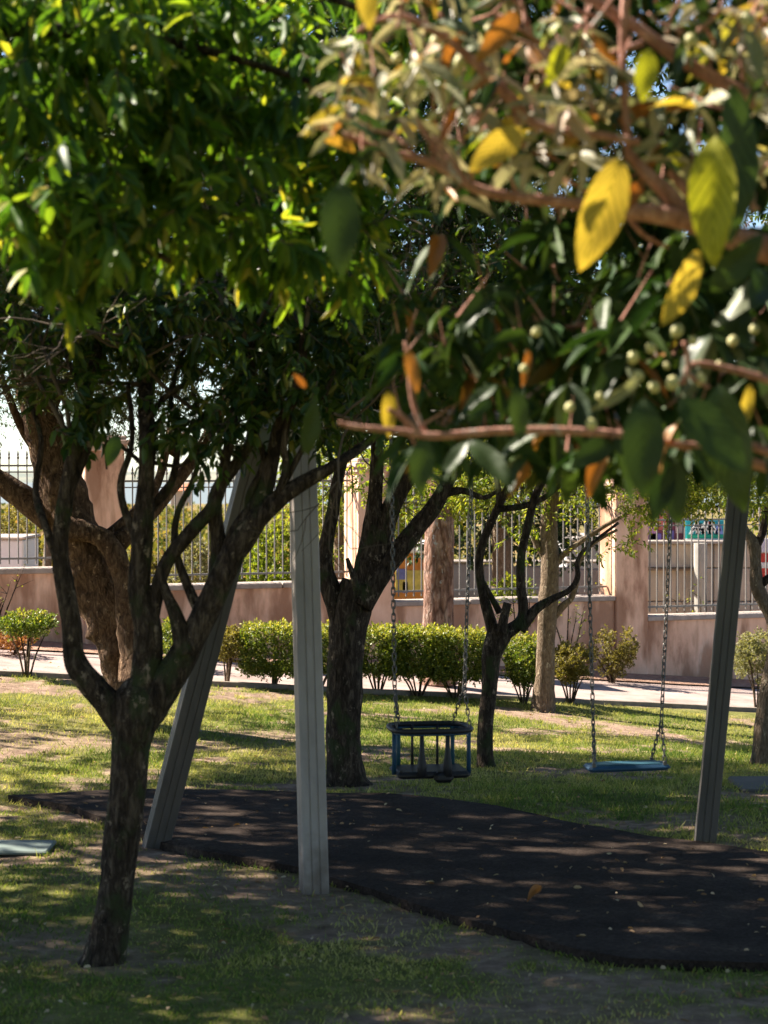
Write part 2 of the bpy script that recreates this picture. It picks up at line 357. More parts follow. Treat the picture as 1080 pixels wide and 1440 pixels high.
def ground_mat():
    m, nt, p, out = newmat('park_soil_and_turf')
    a = N(nt, 'ShaderNodeAttribute'); a.attribute_name = 'turf'
    far = N(nt, 'ShaderNodeAttribute'); far.attribute_name = 'far'
    mp = coords(nt, (1, 1, 1), 'World')
    n1 = N(nt, 'ShaderNodeTexNoise'); n1.inputs['Scale'].default_value = 9; n1.inputs['Detail'].default_value = 9; n1.inputs['Roughness'].default_value = .72
    nt.links.new(mp.outputs[0], n1.inputs['Vector'])
    soil = ramp(nt, [(.28, (.12, .08, .058)), (.5, (.27, .185, .135)), (.74, (.46, .34, .26))]); nt.links.new(n1.outputs['Fac'], soil.inputs[0])
    turf = ramp(nt, [(.3, (.07, .08, .02)), (.55, (.17, .17, .05)), (.75, (.32, .26, .11))]); nt.links.new(n1.outputs['Fac'], turf.inputs[0])
    mx = N(nt, 'ShaderNodeMixRGB'); nt.links.new(a.outputs['Fac'], mx.inputs[0]); nt.links.new(soil.outputs[0], mx.inputs[1]); nt.links.new(turf.outputs[0], mx.inputs[2])
    n4 = N(nt, 'ShaderNodeTexNoise'); n4.inputs['Scale'].default_value = .16; n4.inputs['Detail'].default_value = 10; n4.inputs['Roughness'].default_value = .75
    nt.links.new(mp.outputs[0], n4.inputs['Vector'])
    hill = ramp(nt, [(.38, (.03, .045, .015)), (.46, (.10, .10, .035)), (.54, (.22, .16, .06)), (.66, (.36, .20, .10))]); nt.links.new(n4.outputs['Fac'], hill.inputs[0])
    m2 = N(nt, 'ShaderNodeMixRGB'); nt.links.new(far.outputs['Fac'], m2.inputs[0]); nt.links.new(mx.outputs[0], m2.inputs[1]); nt.links.new(hill.outputs[0], m2.inputs[2])
    nt.links.new(m2.outputs[0], p.inputs['Base Color']); p.inputs['Roughness'].default_value = 1; p.inputs['Specular IOR Level'].default_value = .1
    n2 = N(nt, 'ShaderNodeTexNoise'); n2.inputs['Scale'].default_value = 45; n2.inputs['Detail'].default_value = 8; n2.inputs['Roughness'].default_value = .7
    nt.links.new(mp.outputs[0], n2.inputs['Vector'])
    b = N(nt, 'ShaderNodeBump'); b.inputs['Strength'].default_value = .8; b.inputs['Distance'].default_value = .03
    nt.links.new(n2.outputs['Fac'], b.inputs['Height']); nt.links.new(b.outputs[0], p.inputs['Normal'])
    return m

# ------------------------------------------------------------------ terrain
MAT_PX = [(10, 1126), (100, 1141), (160, 1163), (215, 1190), (320, 1212), (420, 1229), (500, 1253), (600, 1287), (740, 1327), (810, 1347), (880, 1359), (985, 1363), (1130, 1368),
          (1130, 1214), (1010, 1197), (880, 1178), (780, 1160), (700, 1141), (620, 1130), (540, 1123), (380, 1120), (200, 1117)]
mat_poly = np.array([(on_ground(a, b)[0], on_ground(a, b)[1]) for a, b in MAT_PX])
def in_poly(x, y, poly):
    ins = np.zeros(x.shape, bool); n = len(poly)
    for i in range(n):
        x1, y1 = poly[i]; x2, y2 = poly[(i + 1) % n]
        c = ((y1 > y) != (y2 > y)) & (x < (x2 - x1) * (y - y1) / (y2 - y1 + 1e-12) + x1); ins ^= c
    return ins
BARE = [(on_ground(a, b), rx, ry) for a, b, rx, ry in ((450, 1262, .42, .5), (215, 1215, .5, .6), (330, 1245, .4, .4), (560, 1290, .45, .3), (690, 1320, .5, .25), (870, 1385, .4, .22),
        (740, 1420, .6, .3), (150, 1352, .25, .25), (60, 1040, .9, .5), (230, 1050, .7, .4), (390, 1035, .5, .35), (1030, 1120, .4, .35), (980, 1150, .3, .3), (170, 1195, .3, .4), (60, 1325, .35, .3))]
def path_v(x, y):           # distance in front of the wall line, metres
    return ((24.5 + .42 * x) - y) / 1.085
def turf_amount(x, y):
    q = p3(x, y); a = fbm(q, 1.7, 21, 4) + (fbm(q, 7.0, 5, 2) - .5) * .5
    t = sstep(.27, .50, a + .07 * (1 - sstep(8.5, 10.5, y)))
    for c, rx, ry in BARE:
        d = ((x - c.x) / rx) ** 2 + ((y - c.y) / ry) ** 2
        t = t * (1 - .8 * np.exp(-d ** 1.5))
    t = t * (1 - sstep(0, .25, 3.35 - path_v(x, y)) )
    return t
def build_ground():
    xs = np.unique(np.concatenate([-np.geomspace(6, 5000, 26)[::-1], np.arange(-6, 7.01, .09), np.geomspace(7.1, 5000, 26)]))
    ys = np.unique(np.concatenate([[-40, -10, 0, 3, 5], np.arange(6, 22.5, .09), np.arange(22.6, 30, .4), np.geomspace(30, 1500, 40), [2500, 4000]]))
    X, Yy = np.meshgrid(xs, ys); Z = G(X, Yy)
    Z = Z + np.where(Yy > 6, 1, 0) * np.where(Yy < 22.4, 1, 0) * (noise(p3(X, Yy), 9, 4) - .5) * .018
    farm = sstep(120, 1200, Yy); Z = Z - farm * 3
    # soften under the mat
    inside = in_poly(X, Yy, mat_poly); Z = np.where(inside, np.minimum(Z, G(X, Yy) - .012), Z)
    v = np.stack([X, Yy, Z], -1).reshape(-1, 3); nx = len(xs); ny = len(ys)
    f = [(j * nx + i, j * nx + i + 1, (j + 1) * nx + i + 1, (j + 1) * nx + i) for j in range(ny - 1) for i in range(nx - 1)]
    me = bpy.data.meshes.new('ground'); me.from_pydata(v.tolist(), [], f); me.polygons.foreach_set('use_smooth', [True] * len(f))
    t = turf_amount(X, Yy) * (1 - sstep(24, 26, Yy)); fa = sstep(28, 34, Yy)
    a = me.attributes.new('turf', 'FLOAT', 'POINT'); a.data.foreach_set('value', t.reshape(-1).astype(np.float32))
    a = me.attributes.new('far', 'FLOAT', 'POINT'); a.data.foreach_set('value', fa.reshape(-1).astype(np.float32))
    tag(link('ground', me, ground_mat()), kind='structure')
build_ground()

def leafgeo(kind):
    if kind == 'rhomb':
        v = [(0, 0, 0), (.45, .5, .1), (1, 0, -.05), (.45, -.5, .1)]; f = [(0, 2, 1), (0, 3, 2)]
    elif kind == 'blade':
        v = [(0, .5, 0), (0, -.5, 0), (.55, .35, .06), (.55, -.35, .06), (1, 0, -.08)]; f = [(0, 1, 3, 2), (2, 3, 4)]
    else:
        v = [(0, 0, 0), (.5, 0, -.02), (1, 0, -.14), (.26, .42, .1), (.68, .40, .05), (.26, -.42, .1), (.68, -.40, .05)]
        f = [(0, 1, 4, 3), (1, 2, 4), (0, 5, 6, 1), (1, 6, 2)]
    return np.array(v, float), f
def frames(d, up):
    d = d / (np.linalg.norm(d, axis=1)[:, None] + 1e-9)
    s = np.cross(up, d); n = np.linalg.norm(s, axis=1)[:, None]; s = s / (n + 1e-9)
    z = np.cross(d, s); return d, s, z
def leaf_cloud(name, base, d, L, W, mat, parent=None, kind='hex', up=None, val=None, stuff=True):
    n = len(base)
    if n == 0: return None
    lv, lf = leafgeo(kind)
    if up is None:
        up = R.normal(0, .55, (n, 3)); up[:, 2] += 1
    d, s, z = frames(d, up)
    L = np.broadcast_to(L, (n,)); W = np.broadcast_to(W, (n,))
    k = len(lv)
    v = base[:, None, :] + d[:, None, :] * (lv[None, :, 0, None] * L[:, None, None]) + s[:, None, :] * (lv[None, :, 1, None] * W[:, None, None]) + z[:, None, :] * (lv[None, :, 2, None] * L[:, None, None])
    v = v.reshape(-1, 3)
    ln = [len(q) for q in lf]; flatf = np.concatenate([np.array(q) for q in lf])
    loops = (flatf[None, :] + (np.arange(n) * k)[:, None]).reshape(-1)
    tot = np.tile(np.array(ln), n); start = np.concatenate([[0], np.cumsum(tot)[:-1]])
    me = bpy.data.meshes.new(name)
    me.vertices.add(len(v)); me.vertices.foreach_set('co', v.reshape(-1).astype(np.float32))
    me.loops.add(len(loops)); me.loops.foreach_set('vertex_index', loops.astype(np.int32))
    me.polygons.add(len(tot)); me.polygons.foreach_set('loop_start', start.astype(np.int32))
    try: me.polygons.foreach_set('loop_total', tot.astype(np.int32))
    except Exception: pass
    if kind != 'rhomb': me.polygons.foreach_set('use_smooth', [True] * len(tot))
    me.update(calc_edges=True)
    val = R.random(n) if val is None else val
    a = me.attributes.new('v', 'FLOAT', 'POINT'); a.data.foreach_set('value', np.repeat(val, k).astype(np.float32))
    o = link(name, me, mat, parent)
    if stuff: o['kind'] = 'stuff'
    return o

# grass blades
def grass():
    P = []
    for y0, y1, dens in ((7.3, 9.5, 3600), (9.5, 12, 3000), (12, 15, 2400), (15, 18, 1900), (18, 21.9, 1500)):
        wd = .2 * y1 + .25; n = int(dens * 2 * wd * (y1 - y0))
        x = R.uniform(-wd, wd, n); y = R.uniform(y0, y1, n); P.append(np.stack([x, y], 1))
    P = np.concatenate(P); x, y = P[:, 0], P[:, 1]
    t = turf_amount(x, y)
    keep = (R.random(len(x)) < t * .95 + .03) & ~in_poly(x, y, mat_poly * 1.0) & (path_v(x, y) > 3.2)
    x, y, t = x[keep], y[keep], t[keep]; n = len(x)
    z = G(x, y) - .004
    h = R.uniform(.018, .05, n) * (.62 + .38 * sstep(8, 14, y)) * (.6 + .7 * fbm(p3(x, y), 2.3, 40)) * (1 + .5 * (R.random(n) < .06))
    base = np.stack([x, y, z], 1); ang = R.uniform(0, 2 * math.pi, n); lean = R.uniform(.1, 1.1, n)
    d = np.stack([np.cos(ang) * lean, np.sin(ang) * lean, np.ones(n)], 1)
    up = np.stack([-np.sin(ang) + R.normal(0, .4, n), np.cos(ang), R.normal(0, .1, n)], 1)
    col = np.clip(fbm(p3(x, y), 1.1, 60, 3) * 1.25 - .12 + R.normal(0, .17, n), 0, 1)
    gm = leaf_mat('grass_blades', [(0, (.05, .11, .02)), (.35, (.15, .22, .045)), (.65, (.36, .36, .11)), (1, (.56, .49, .24))], .48, .5, .35, tint=(1.1, 1.1, .55))
    o = leaf_cloud('grass', base, d, h, R.uniform(.004, .0075, n), gm, None, 'blade', up, col); return n
print('blades', grass())

# path, strip, kerb
def strip(name, v0, v1, dz, mat, x0=-12, x1=14, kind='structure', thick=None, seg=100):
    vs, fs = [], []
    for i in range(seg + 1):
        x = x0 + (x1 - x0) * i / seg
        for v in (v0, v1):
            # point whose wall distance is v, near wall coordinate x
            px_ = x + .387 * v; py_ = 24.5 + .42 * x - .922 * v
            jit = .02 * math.sin(x * 3.1 + v) + .012 * math.sin(x * 9.7)
            vs.append((px_, py_ + jit, float(G(px_, py_)) + dz))
    for i in range(seg): fs.append((2 * i, 2 * i + 1, 2 * i + 3, 2 * i + 2))
    if thick:
        n = len(vs); vs += [(a, b, c - thick) for a, b, c in vs]
        for i in range(seg):
            fs.append((2 * i, 2 * i + 2, n + 2 * i + 2, n + 2 * i)); fs.append((2 * i + 1, n + 2 * i + 1, n + 2 * i + 3, 2 * i + 3))
    return tag(link(name, mesh(name, vs, fs), mat), kind=kind)
M['path'] = rough_mat('pink_gravel_path', [(.3, (.22, .155, .135)), (.5, (.33, .25, .225)), (.8, (.45, .36, .33))], 2.6, rough=.95, bump=.5, bscale=60)
strip('path', 3.15, .95, .012, M['path'])
M['leafy_soil'] = rough_mat('reddish_soil', [(.3, (.17, .09, .06)), (.5, (.34, .20, .14)), (.75, (.48, .33, .25))], 14, rough=1, bump=.8, bscale=50, dist=.03)
strip('soil_bed', .95, -.02, .03, M['leafy_soil'])
strip('path_kerb', 3.22, 3.15, .045, rough_mat('kerb_concrete', [(.3, (.16, .13, .11)), (.7, (.28, .24, .2))], 12), thick=.09)

# rubber mat
def rubber():
    m, nt, p, out = newmat('black_rubber_crumb')
    mp = coords(nt, (1, 1, 1), 'World')
    n1 = N(nt, 'ShaderNodeTexNoise'); n1.inputs['Scale'].default_value = 2.2; n1.inputs['Detail'].default_value = 9; n1.inputs['Roughness'].default_value = .7
    nt.links.new(mp.outputs[0], n1.inputs['Vector'])
    r = ramp(nt, [(.3, (.026, .019, .016)), (.48, (.050, .036, .029)), (.6, (.072, .052, .041)), (.72, (.18, .13, .10))]); nt.links.new(n1.outputs['Fac'], r.inputs[0])
    v = N(nt, 'ShaderNodeTexVoronoi'); v.inputs['Scale'].default_value = 75; nt.links.new(mp.outputs[0], v.inputs['Vector'])
    mx = N(nt, 'ShaderNodeMixRGB', blend_type='MULTIPLY'); mx.inputs[0].default_value = .6
    nt.links.new(r.outputs[0], mx.inputs[1]); gv = N(nt, 'ShaderNodeRGBToBW'); nt.links.new(v.outputs['Color'], gv.inputs[0]); nt.links.new(gv.outputs[0], mx.inputs[2]); nt.links.new(mx.outputs[0], p.inputs['Base Color'])
    b = N(nt, 'ShaderNodeBump'); b.inputs['Strength'].default_value = .6; b.inputs['Distance'].default_value = .006
    nt.links.new(v.outputs['Distance'], b.inputs['Height']); nt.links.new(b.outputs[0], p.inputs['Normal'])
    p.inputs['Roughness'].default_value = .95; p.inputs['Specular IOR Level'].default_value = .08
    return m
def safety_mat():
    import bmesh
    pts = []
    n = len(mat_poly)
    for i in range(n):
        a, b = mat_poly[i], mat_poly[(i + 1) % n]; L = np.linalg.norm(b - a); k = max(1, int(L / .15))
        for j in range(k): pts.append(a + (b - a) * j / k)
    pts = np.array(pts); pts = pts + (np.stack([noise(p3(pts[:, 0], pts[:, 1]), 3, 8), noise(p3(pts[:, 0], pts[:, 1]), 3, 18)], 1) - .5) * .03
    bm = bmesh.new(); vs = [bm.verts.new((x, y, float(G(x, y)) + .035)) for x, y in pts]
    f = bm.faces.new(vs)
    if f.normal.z < 0: f.normal_flip()
    r = bmesh.ops.extrude_face_region(bm, geom=[f]); lower = [g for g in r['geom'] if isinstance(g, bmesh.types.BMVert)]
    for v in lower: v.co.z -= .11
    me = bpy.data.meshes.new('safety_mat'); bmesh.ops.recalc_face_normals(bm, faces=bm.faces[:]); bm.to_mesh(me); bm.free()
    o = link('safety_mat', me, rubber())
    tag(o, 'dark rubber safety mat lying on the grass beneath both swings', 'safety mat')
safety_mat()

# sea and far hills
def far_stuff():
    sea = MB().add([(-9000, 900, -13), (9000, 900, -13), (9000, 16000, -14), (-9000, 16000, -14)], [(0, 1, 2, 3)]).build('sea', flat('sea_water', (.13, .16, .17), .6), None)
    tag(sea, kind='structure')
    vs, fs = [], []
    n = 160
    for i in range(n + 1):
        x = -2600 + 5200 * i / n
        h = 16 + 26 * float(fbm(np.array([x, 0., 0.]), .0016, 5, 5)) - .004 * abs(x + 500)
        vs += [(x, 2400, -14), (x, 2700 + 60 * math.sin(x * .01), max(-10, h - 24)), (x, 3300, -14)]
    for i in range(n):
        a = 3 * i; fs += [(a, a + 3, a + 4, a + 1), (a + 1, a + 4, a + 5, a + 2)]
    o = link('far_hills', mesh('far_hills', vs, fs, True), rough_mat('hill_scrub', [(.3, (.10, .13, .12)), (.5, (.17, .18, .14)), (.7, (.28, .24, .18))], .012, bscale=.05, dist=1)); tag(o, kind='structure')
far_stuff()

# ------------------------------------------------------------------ boundary wall and fence
TX = Vector((1, .42, 0)).normalized(); TN = Vector((-TX.y, TX.x, 0)); UP = Vector((0, 0, 1))
def wall_pt(x, depth=0.0, z=0.0):
    return Vector((x, 24.5 + .42 * x, z)) + TN * depth
def wall_px(px):            # x on the wall front line seen at column px
    u = (px - 540) / F; return 24.5 * u / (1 - .42 * u)
S = 1.0846
PIL = [(wall_px(147), 2.37), (wall_px(528), 2.13), (wall_px(888), 1.90)]
SILL = [.936, .723, .48, .216]; TIPS = [2.21, 2.04, 1.80, 1.55]
wall = thing('boundary_wall', wall_pt(0, 0, -.3), 'low salmon plastered wall with square pillars stepping down behind the path', 'wall')
edges = [-7.0] + [p[0] for p in PIL] + [8.0]
for k in range(4):
    a = edges[k] + (.22 / S if k else 0); b = edges[k + 1] - (.22 / S if k < 3 else 0)
    c = (a + b) / 2; L = (b - a) * S
    zt = SILL[k] - .06
    o = MB().box(wall_pt(c, .17, (zt - 1.6) / 2 + .0), (L - .004, .30, zt + 1.6), (TX, TN, UP)).build('wall_section', M['plaster'], wall)
    nc = max(1, int(round(L / .95)))
    for q in range(nc):
        cx = a + (b - a) * (q + .5) / nc
        if not wall_px(-120) < cx < wall_px(1200): continue
        MB().box(wall_pt(cx, .17 + R.uniform(-.004, .004), SILL[k] - .03 + R.uniform(-.003, .003)), (L / nc - .012, .38, .06), (TX, TN, UP), .008).build('coping_stone', M['coping'], wall)
    # fence panel
    names = ['behind the left end of the low wall, left of the tallest pillar', 'between the tallest pillar and the second pillar', 'between the second and third pillars, behind the pine', 'right of the third pillar, in front of the street wall']
    fe = thing('iron_fence', wall_pt(c, .2, SILL[k]), 'grey iron railing ' + names[k], 'railing', 'iron railings along the wall')
    a2, b2 = a + .01, b - .01
    zb, zr, ztop = SILL[k] + .10, TIPS[k] - .17, TIPS[k]
    for zz, hh in ((zb, .022), (zr, .022)):
        MB().box(wall_pt((a2 + b2) / 2, .2, zz), ((b2 - a2) * S, .034, hh), (TX, TN, UP)).build('rail', M['iron'], fe)
    MB().box(wall_pt((a2 + b2) / 2, .2, zr - .07), ((b2 - a2) * S, .026, .014), (TX, TN, UP)).build('rail', M['iron'], fe)
    bar = None; sp_ = .098; nb = int((b2 - a2) * S / sp_)
    lo, hi = wall_px(-25), wall_px(1105)
    h = ztop - (zb - .06)
    bm_ = MB(); r = .0066
    prof = [(0, r), (h - .10, r), (h - .095, r * 1.9), (h - .075, r * 1.9), (h - .07, r * .9), (h - .05, r * 1.7), (h, .001)]
    vs, fs = [], []
    for z, rr in prof:
        vs += [tuple(TX * (a_ * rr) + TN * (b_ * rr) + UP * z) for a_, b_ in ((-1, -1), (1, -1), (1, 1), (-1, 1))]
    for i in range(len(prof) - 1):
        for j in range(4): fs.append((i * 4 + j, i * 4 + (j + 1) % 4, i * 4 + 4 + (j + 1) % 4, i * 4 + 4 + j))
    me = mesh('bar', vs, fs); me.materials.append(M['iron'])
    for i in range(nb + 1):
        x = a2 + .04 + i * sp_ / S
        if x > b2 or x < lo or x > hi: continue
        o = link('bar', me, None, fe); o.location = wall_pt(x, .2, zb - .06)
for i, (x, zt) in enumerate(PIL):
    p = MB().box(wall_pt(x, .20, (zt - 1.7) / 2), (.44, .46, zt + 1.7 - .22), (TX, TN, UP), .012).build('pillar', M['plaster'], wall)
    zz = zt - .11
    cb = MB().box(wall_pt(x, .20, zz - .03), (.50, .52, .06), (TX, TN, UP), .01)
    cb.box(wall_pt(x, .20, zz + .032), (.56, .58, .062), (TX, TN, UP), .012); cb.box(wall_pt(x, .20, zz + .086), (.48, .5, .045), (TX, TN, UP), .01)
    o = cb.build('pillar_cap', rough_mat('cap_plaster', [(.3, (.40, .24, .18)), (.7, (.66, .48, .38))], 6), None)
    o.parent = p; o['kind'] = 'thing'

# ------------------------------------------------------------------ trees
LIMBS = {}
def limb(tree, pts, Y, mat, n=12, gn=.16, seed=0, name='limb', sub=5, flare=False):
    P, rr = [], []
    for q in pts:
        px, py, wd = q[:3]; yy = Y + (q[3] if len(q) > 3 else 0)
        P.append(at(px, py, yy)); rr.append(wd / 2 / F * yy)
    P, rr = catmull(P, rr, sub)
    mb = MB(); mb.tube(P, rr, n, True, gn, seed)
    return mb.build(name, mat, tree, True)
def trunk_ground(p):
    return Vector((p.x, p.y, float(G(p.x, p.y))))
def branch_rec(mb, p, d, L, r, lvl, rng, tips, spread=.7):
    k = 4; P = [p]; q = p.copy(); dd = d.copy()
    for i in range(k):
        dd = (dd + Vector(rng.normal(0, .22, 3)) + Vector((0, 0, .05))).normalized(); q = q + dd * (L / k); P.append(q.copy())
    mb.tube(P, np.linspace(r, r * .55, k + 1), 5 if lvl > 1 else 4, False)
    if lvl == 0: tips.append(q); return
    nchild = 3 if lvl > 1 else 3
    for i in range(nchild):
        a = Vector(rng.normal(0, 1, 3)); a = (a - dd * a.dot(dd)).normalized()
        nd = (dd * .8 + a * spread).normalized(); s = P[rng.integers(2, k + 1)]
        branch_rec(mb, s, nd, L * .72, r * .55, lvl - 1, rng, tips, spread)
def twigs_for(tree, starts, mat, seed, L=.9, r=.02, lvl=3):
    rng = np.random.default_rng(seed); mb = MB(); tips = []
    for p, d in starts: branch_rec(mb, Vector(p), Vector(d).normalized(), L, r, lvl, rng, tips)
    o = mb.build('branches', mat, tree, True); o['kind'] = 'stuff'; return tips
def blob_pts(blobs, dens_noise=(1.2, .45), seed=0):
    """spray centres in ellipsoids: (cx,cy,cz,rx,ry,rz,n)"""
    out = []
    for cx, cy_, cz, rx, ry, rz, n in blobs:
        u = R.normal(0, 1, (n * 3, 3)); u /= np.linalg.norm(u, axis=1)[:, None]; rad = R.random(n * 3) ** .42
        p = u * rad[:, None] * np.array([rx, ry, rz]) + np.array([cx, cy_, cz])
        k = fbm(p, dens_noise[0], seed, 2) > dens_noise[1]
        out.append(p[k][:n])
    return np.concatenate(out)
def pxblob(px, py, Y, wpx, hpx, dy, n):
    c = at(px, py, Y); k = Y / F; return (c.x, c.y, c.z, wpx / 2 * k, dy / 2, hpx / 2 * k, n)
def sprays(centers, k, L, W, twigL, droop=.25, seed=0, jitter=.5):
    n = len(centers); ax = R.normal(0, 1, (n, 3)); ax[:, 2] -= droop * 1.2; ax /= np.linalg.norm(ax, axis=1)[:, None]
    idx = np.repeat(np.arange(n), k); s = np.tile(np.linspace(0, 1, k), n)
    A = ax[idx]; rnd = R.normal(0, 1, (n * k, 3)); perp = rnd - A * (rnd * A).sum(1)[:, None]; perp /= np.linalg.norm(perp, axis=1)[:, None]
    base = centers[idx] + A * (s * twigL)[:, None]
    d = perp * .8 + A * (.35 + .6 * s)[:, None]; d[:, 2] -= droop + .3 * R.random(n * k)
    LL = L * R.uniform(.65, 1.15, n * k); WW = W * R.uniform(.8, 1.15, n * k)
    return base, d, LL, WW, centers, centers + ax * twigL
def stick_mesh(name, a, b, r, mat, parent):
    d = b - a; up = np.tile([0.3, 0.2, 1.0], (len(a), 1)); dd, s, z = frames(d, up)
    v = np.stack([a + s * r, a - s * r * .5 + z * r * .87, a - s * r * .5 - z * r * .87, b], 1).reshape(-1, 3)
    f = [(4 * i + p_, 4 * i + q_, 4 * i + 3) for i in range(len(a)) for p_, q_ in ((0, 1), (1, 2), (2, 0))]
    o = link(name, mesh(name, v, f), mat, parent); o['kind'] = 'stuff'; return o
def crown(tree, blobs, k, L, W, mat, twigL=.15, droop=.25, dn=(1.2, .45), seed=0, kind='hex', sticks=True, name='crown'):
    c = blob_pts(blobs, dn, seed); base, d, LL, WW, a, b = sprays(c, k, L, W, twigL, droop, seed)
    leaf_cloud(name, base, d, LL, WW, mat, tree, kind)
    if sticks: stick_mesh('twigs', a, b, .0035, M['twig'], tree)

# --- T1 near left tree
b = on_ground(148, 1352); Y1 = b.y
t1 = thing('forked_tree', b, 'dark forked tree nearest to the viewer, left of the swing, with mossy low crotch', 'tree')
B = M['bark']
limb(t1, [(140, 1372, 82), (147, 1345, 62), (158, 1290, 52), (170, 1200, 50), (180, 1120, 50), (185, 1050, 56), (190, 1012, 72), (194, 978, 66), (196, 955, 30)], Y1, B, 16, .13, 1, 'trunk')
limb(t1, [(188, 1050, 34), (164, 1004, 44), (122, 955, 36), (104, 925, 30), (100, 880, 28), (90, 820, 28), (84, 770, 25), (92, 700, 22), (102, 650, 20), (112, 590, 20), (128, 530, 17, .2), (150, 440, 13, .4), (160, 330, 10, .5)], Y1, B, 12, .14, 2)
limb(t1, [(190, 1030, 36), (202, 970, 46), (208, 890, 42), (196, 830, 34), (200, 760, 30), (205, 690, 26), (208, 620, 24), (205, 540, 20, .2), (212, 440, 15, .4), (200, 300, 10, .6)], Y1, B, 12, .15, 3)
limb(t1, [(186, 1045, 36), (206, 1002, 50), (226, 970, 48), (252, 930, 44), (285, 870, 38), (318, 800, 38), (352, 742, 34), (395, 700, 26), (440, 672, 20), (478, 650, 15), (530, 610, 12, .2), (580, 540, 9, .4)], Y1, B, 12, .14, 4)
limb(t1, [(212, 880, 22), (230, 800, 22), (262, 755, 21), (296, 716, 20), (312, 680, 17), (318, 640, 15), (338, 560, 12, .1), (352, 470, 10, .2)], Y1, B, 10, .14, 5)
limb(t1, [(310, 820, 30), (335, 750, 28), (368, 700, 24), (382, 650, 20), (392, 600, 18), (420, 540, 15, -.1), (430, 440, 10, -.1)], Y1 + .03, B, 10, .14, 6)
limb(t1, [(300, 850, 26), (306, 770, 24), (302, 700, 22), (330, 655, 17), (352, 620, 14), (356, 560, 12), (350, 470, 9)], Y1 + .05, B, 10, .14, 7)
limb(t1, [(260, 920, 30), (248, 870, 22), (232, 830, 14), (222, 795, 9)], Y1 - .03, B, 8, .14, 8)
limb(t1, [(388, 700, 12), (402, 660, 11), (400, 620, 10), (412, 560, 8)], Y1 - .02, B, 8, .1, 9)
limb(t1, [(207, 660, 9), (180, 635, 6), (150, 620, 4), (150, 660, 3)], Y1, B, 6, .05, 10)
limb(t1, [(214, 650, 8), (250, 655, 6), (285, 640, 4), (300, 650, 3)], Y1, B, 6, .05, 11)
for i, pts in enumerate((
    [(98, 690, 14), (120, 640, 12), (128, 600, 11), (110, 540, 9, .1), (80, 470, 7, .2)], [(206, 780, 16), (180, 730, 12), (170, 680, 10), (186, 620, 8), (180, 540, 7, .1)],
    [(208, 720, 14), (240, 680, 11), (250, 620, 9), (240, 560, 8, .1), (262, 480, 6, .2)], [(86, 800, 14), (64, 740, 12), (50, 690, 10, .1), (58, 620, 8, .1), (40, 560, 6, .2)],
    [(285, 870, 18), (262, 820, 14), (246, 770, 12), (250, 720, 10), (276, 660, 8), (270, 590, 6)], [(352, 745, 16), (350, 700, 12), (372, 650, 10), (360, 600, 8), (385, 520, 6)],
    [(318, 800, 16), (348, 770, 13), (372, 730, 11), (410, 660, 9), (440, 600, 7), (470, 520, 6)], [(205, 600, 11), (230, 560, 9), (285, 520, 7), (330, 440, 5)], [(320, 650, 9), (290, 600, 7), (270, 540, 6), (280, 470, 5)])):
    limb(t1, pts, Y1 + .02 * (i % 3), B, 8, .16, 110 + i)
starts = []
for px, py, yy in ((128, 530, .2), (205, 540, .2), (352, 480, .2), (430, 460, -.1), (350, 480, 0), (530, 600, .2), (200, 400, .5), (150, 420, .4), (100, 620, 0), (320, 600, .1)):
    for _ in range(2): starts.append((at(px, py, Y1 + yy), (random.uniform(-.8, .8), random.uniform(-.8, .8), random.uniform(.2, 1))))
twigs_for(t1, starts, M['twig'], 31, .55, .012, 3)
bl = [(-2.4, 10.3, 4.6, 2.9, 2.4, 1.7, 1500), pxblob(60, 460, 8.9, 420, 130, 1.6, 95), pxblob(250, 450, 8.9, 460, 150, 1.6, 130), pxblob(430, 520, 9.0, 260, 200, 1.2, 130),
      pxblob(300, 360, 9.3, 900, 260, 2.2, 420), pxblob(200, 150, 9.3, 1000, 420, 2.4, 500), pxblob(300, 600, 8.7, 150, 90, .6, 30), pxblob(130, 560, 8.7, 160, 120, .6, 22)]
crown(t1, bl, 15, .070, .027, M['leaf_a'], .17, .3, (1.3, .43), 3)
crown(t1, [(-5.0, 11.3, 5.1, 2.9, 2.1, 1.1, 2000), (-6.0, 9.0, 4.6, 2.2, 2.0, 1.2, 1100), (-1.4, 9.2, 6.0, 2.2, 1.6, .6, 500), (-5.2, 8.4, 2.9, 1.2, 1.9, .9, 300)], 10, .12, .06, M['leaf_a'], .2, .3, (1.5, .37), 4)  # unseen leaf masses added off frame to shade the foreground

# --- T2 old tree
b2 = trunk_ground(at(180, 1000, 16.8)); Y2 = b2.y
t2 = thing('old_tree', b2, 'thick brown old tree leaning left, standing behind the dark forked tree', 'tree')
B = M['bark_olive']
limb(t2, [(188, 1048, 66), (188, 1010, 66), (187, 975, 72), (180, 930, 80), (168, 880, 82), (144, 830, 80), (116, 775, 74), (92, 710, 66), (72, 650, 58), (58, 590, 52), (42, 530, 44), (30, 480, 40), (22, 400, 34), (10, 280, 28), (-20, 120, 20)], Y2, B, 20, .26, 12, 'trunk', 6)
limb(t2, [(70, 730, 44), (40, 706, 38), (10, 684, 32), (-30, 650, 28), (-90, 560, 22)], Y2, B, 12, .16, 13)
limb(t2, [(96, 745, 36), (130, 750, 28), (156, 770, 27), (172, 808, 31), (182, 855, 38), (190, 910, 44), (188, 960, 40)], Y2 - .3, B, 12, .26, 14)
limb(t2, [(120, 800, 30), (150, 760, 22), (190, 720, 16), (222, 680, 13, .2), (240, 600, 10, .3)], Y2 - .1, B, 8, .2, 16)
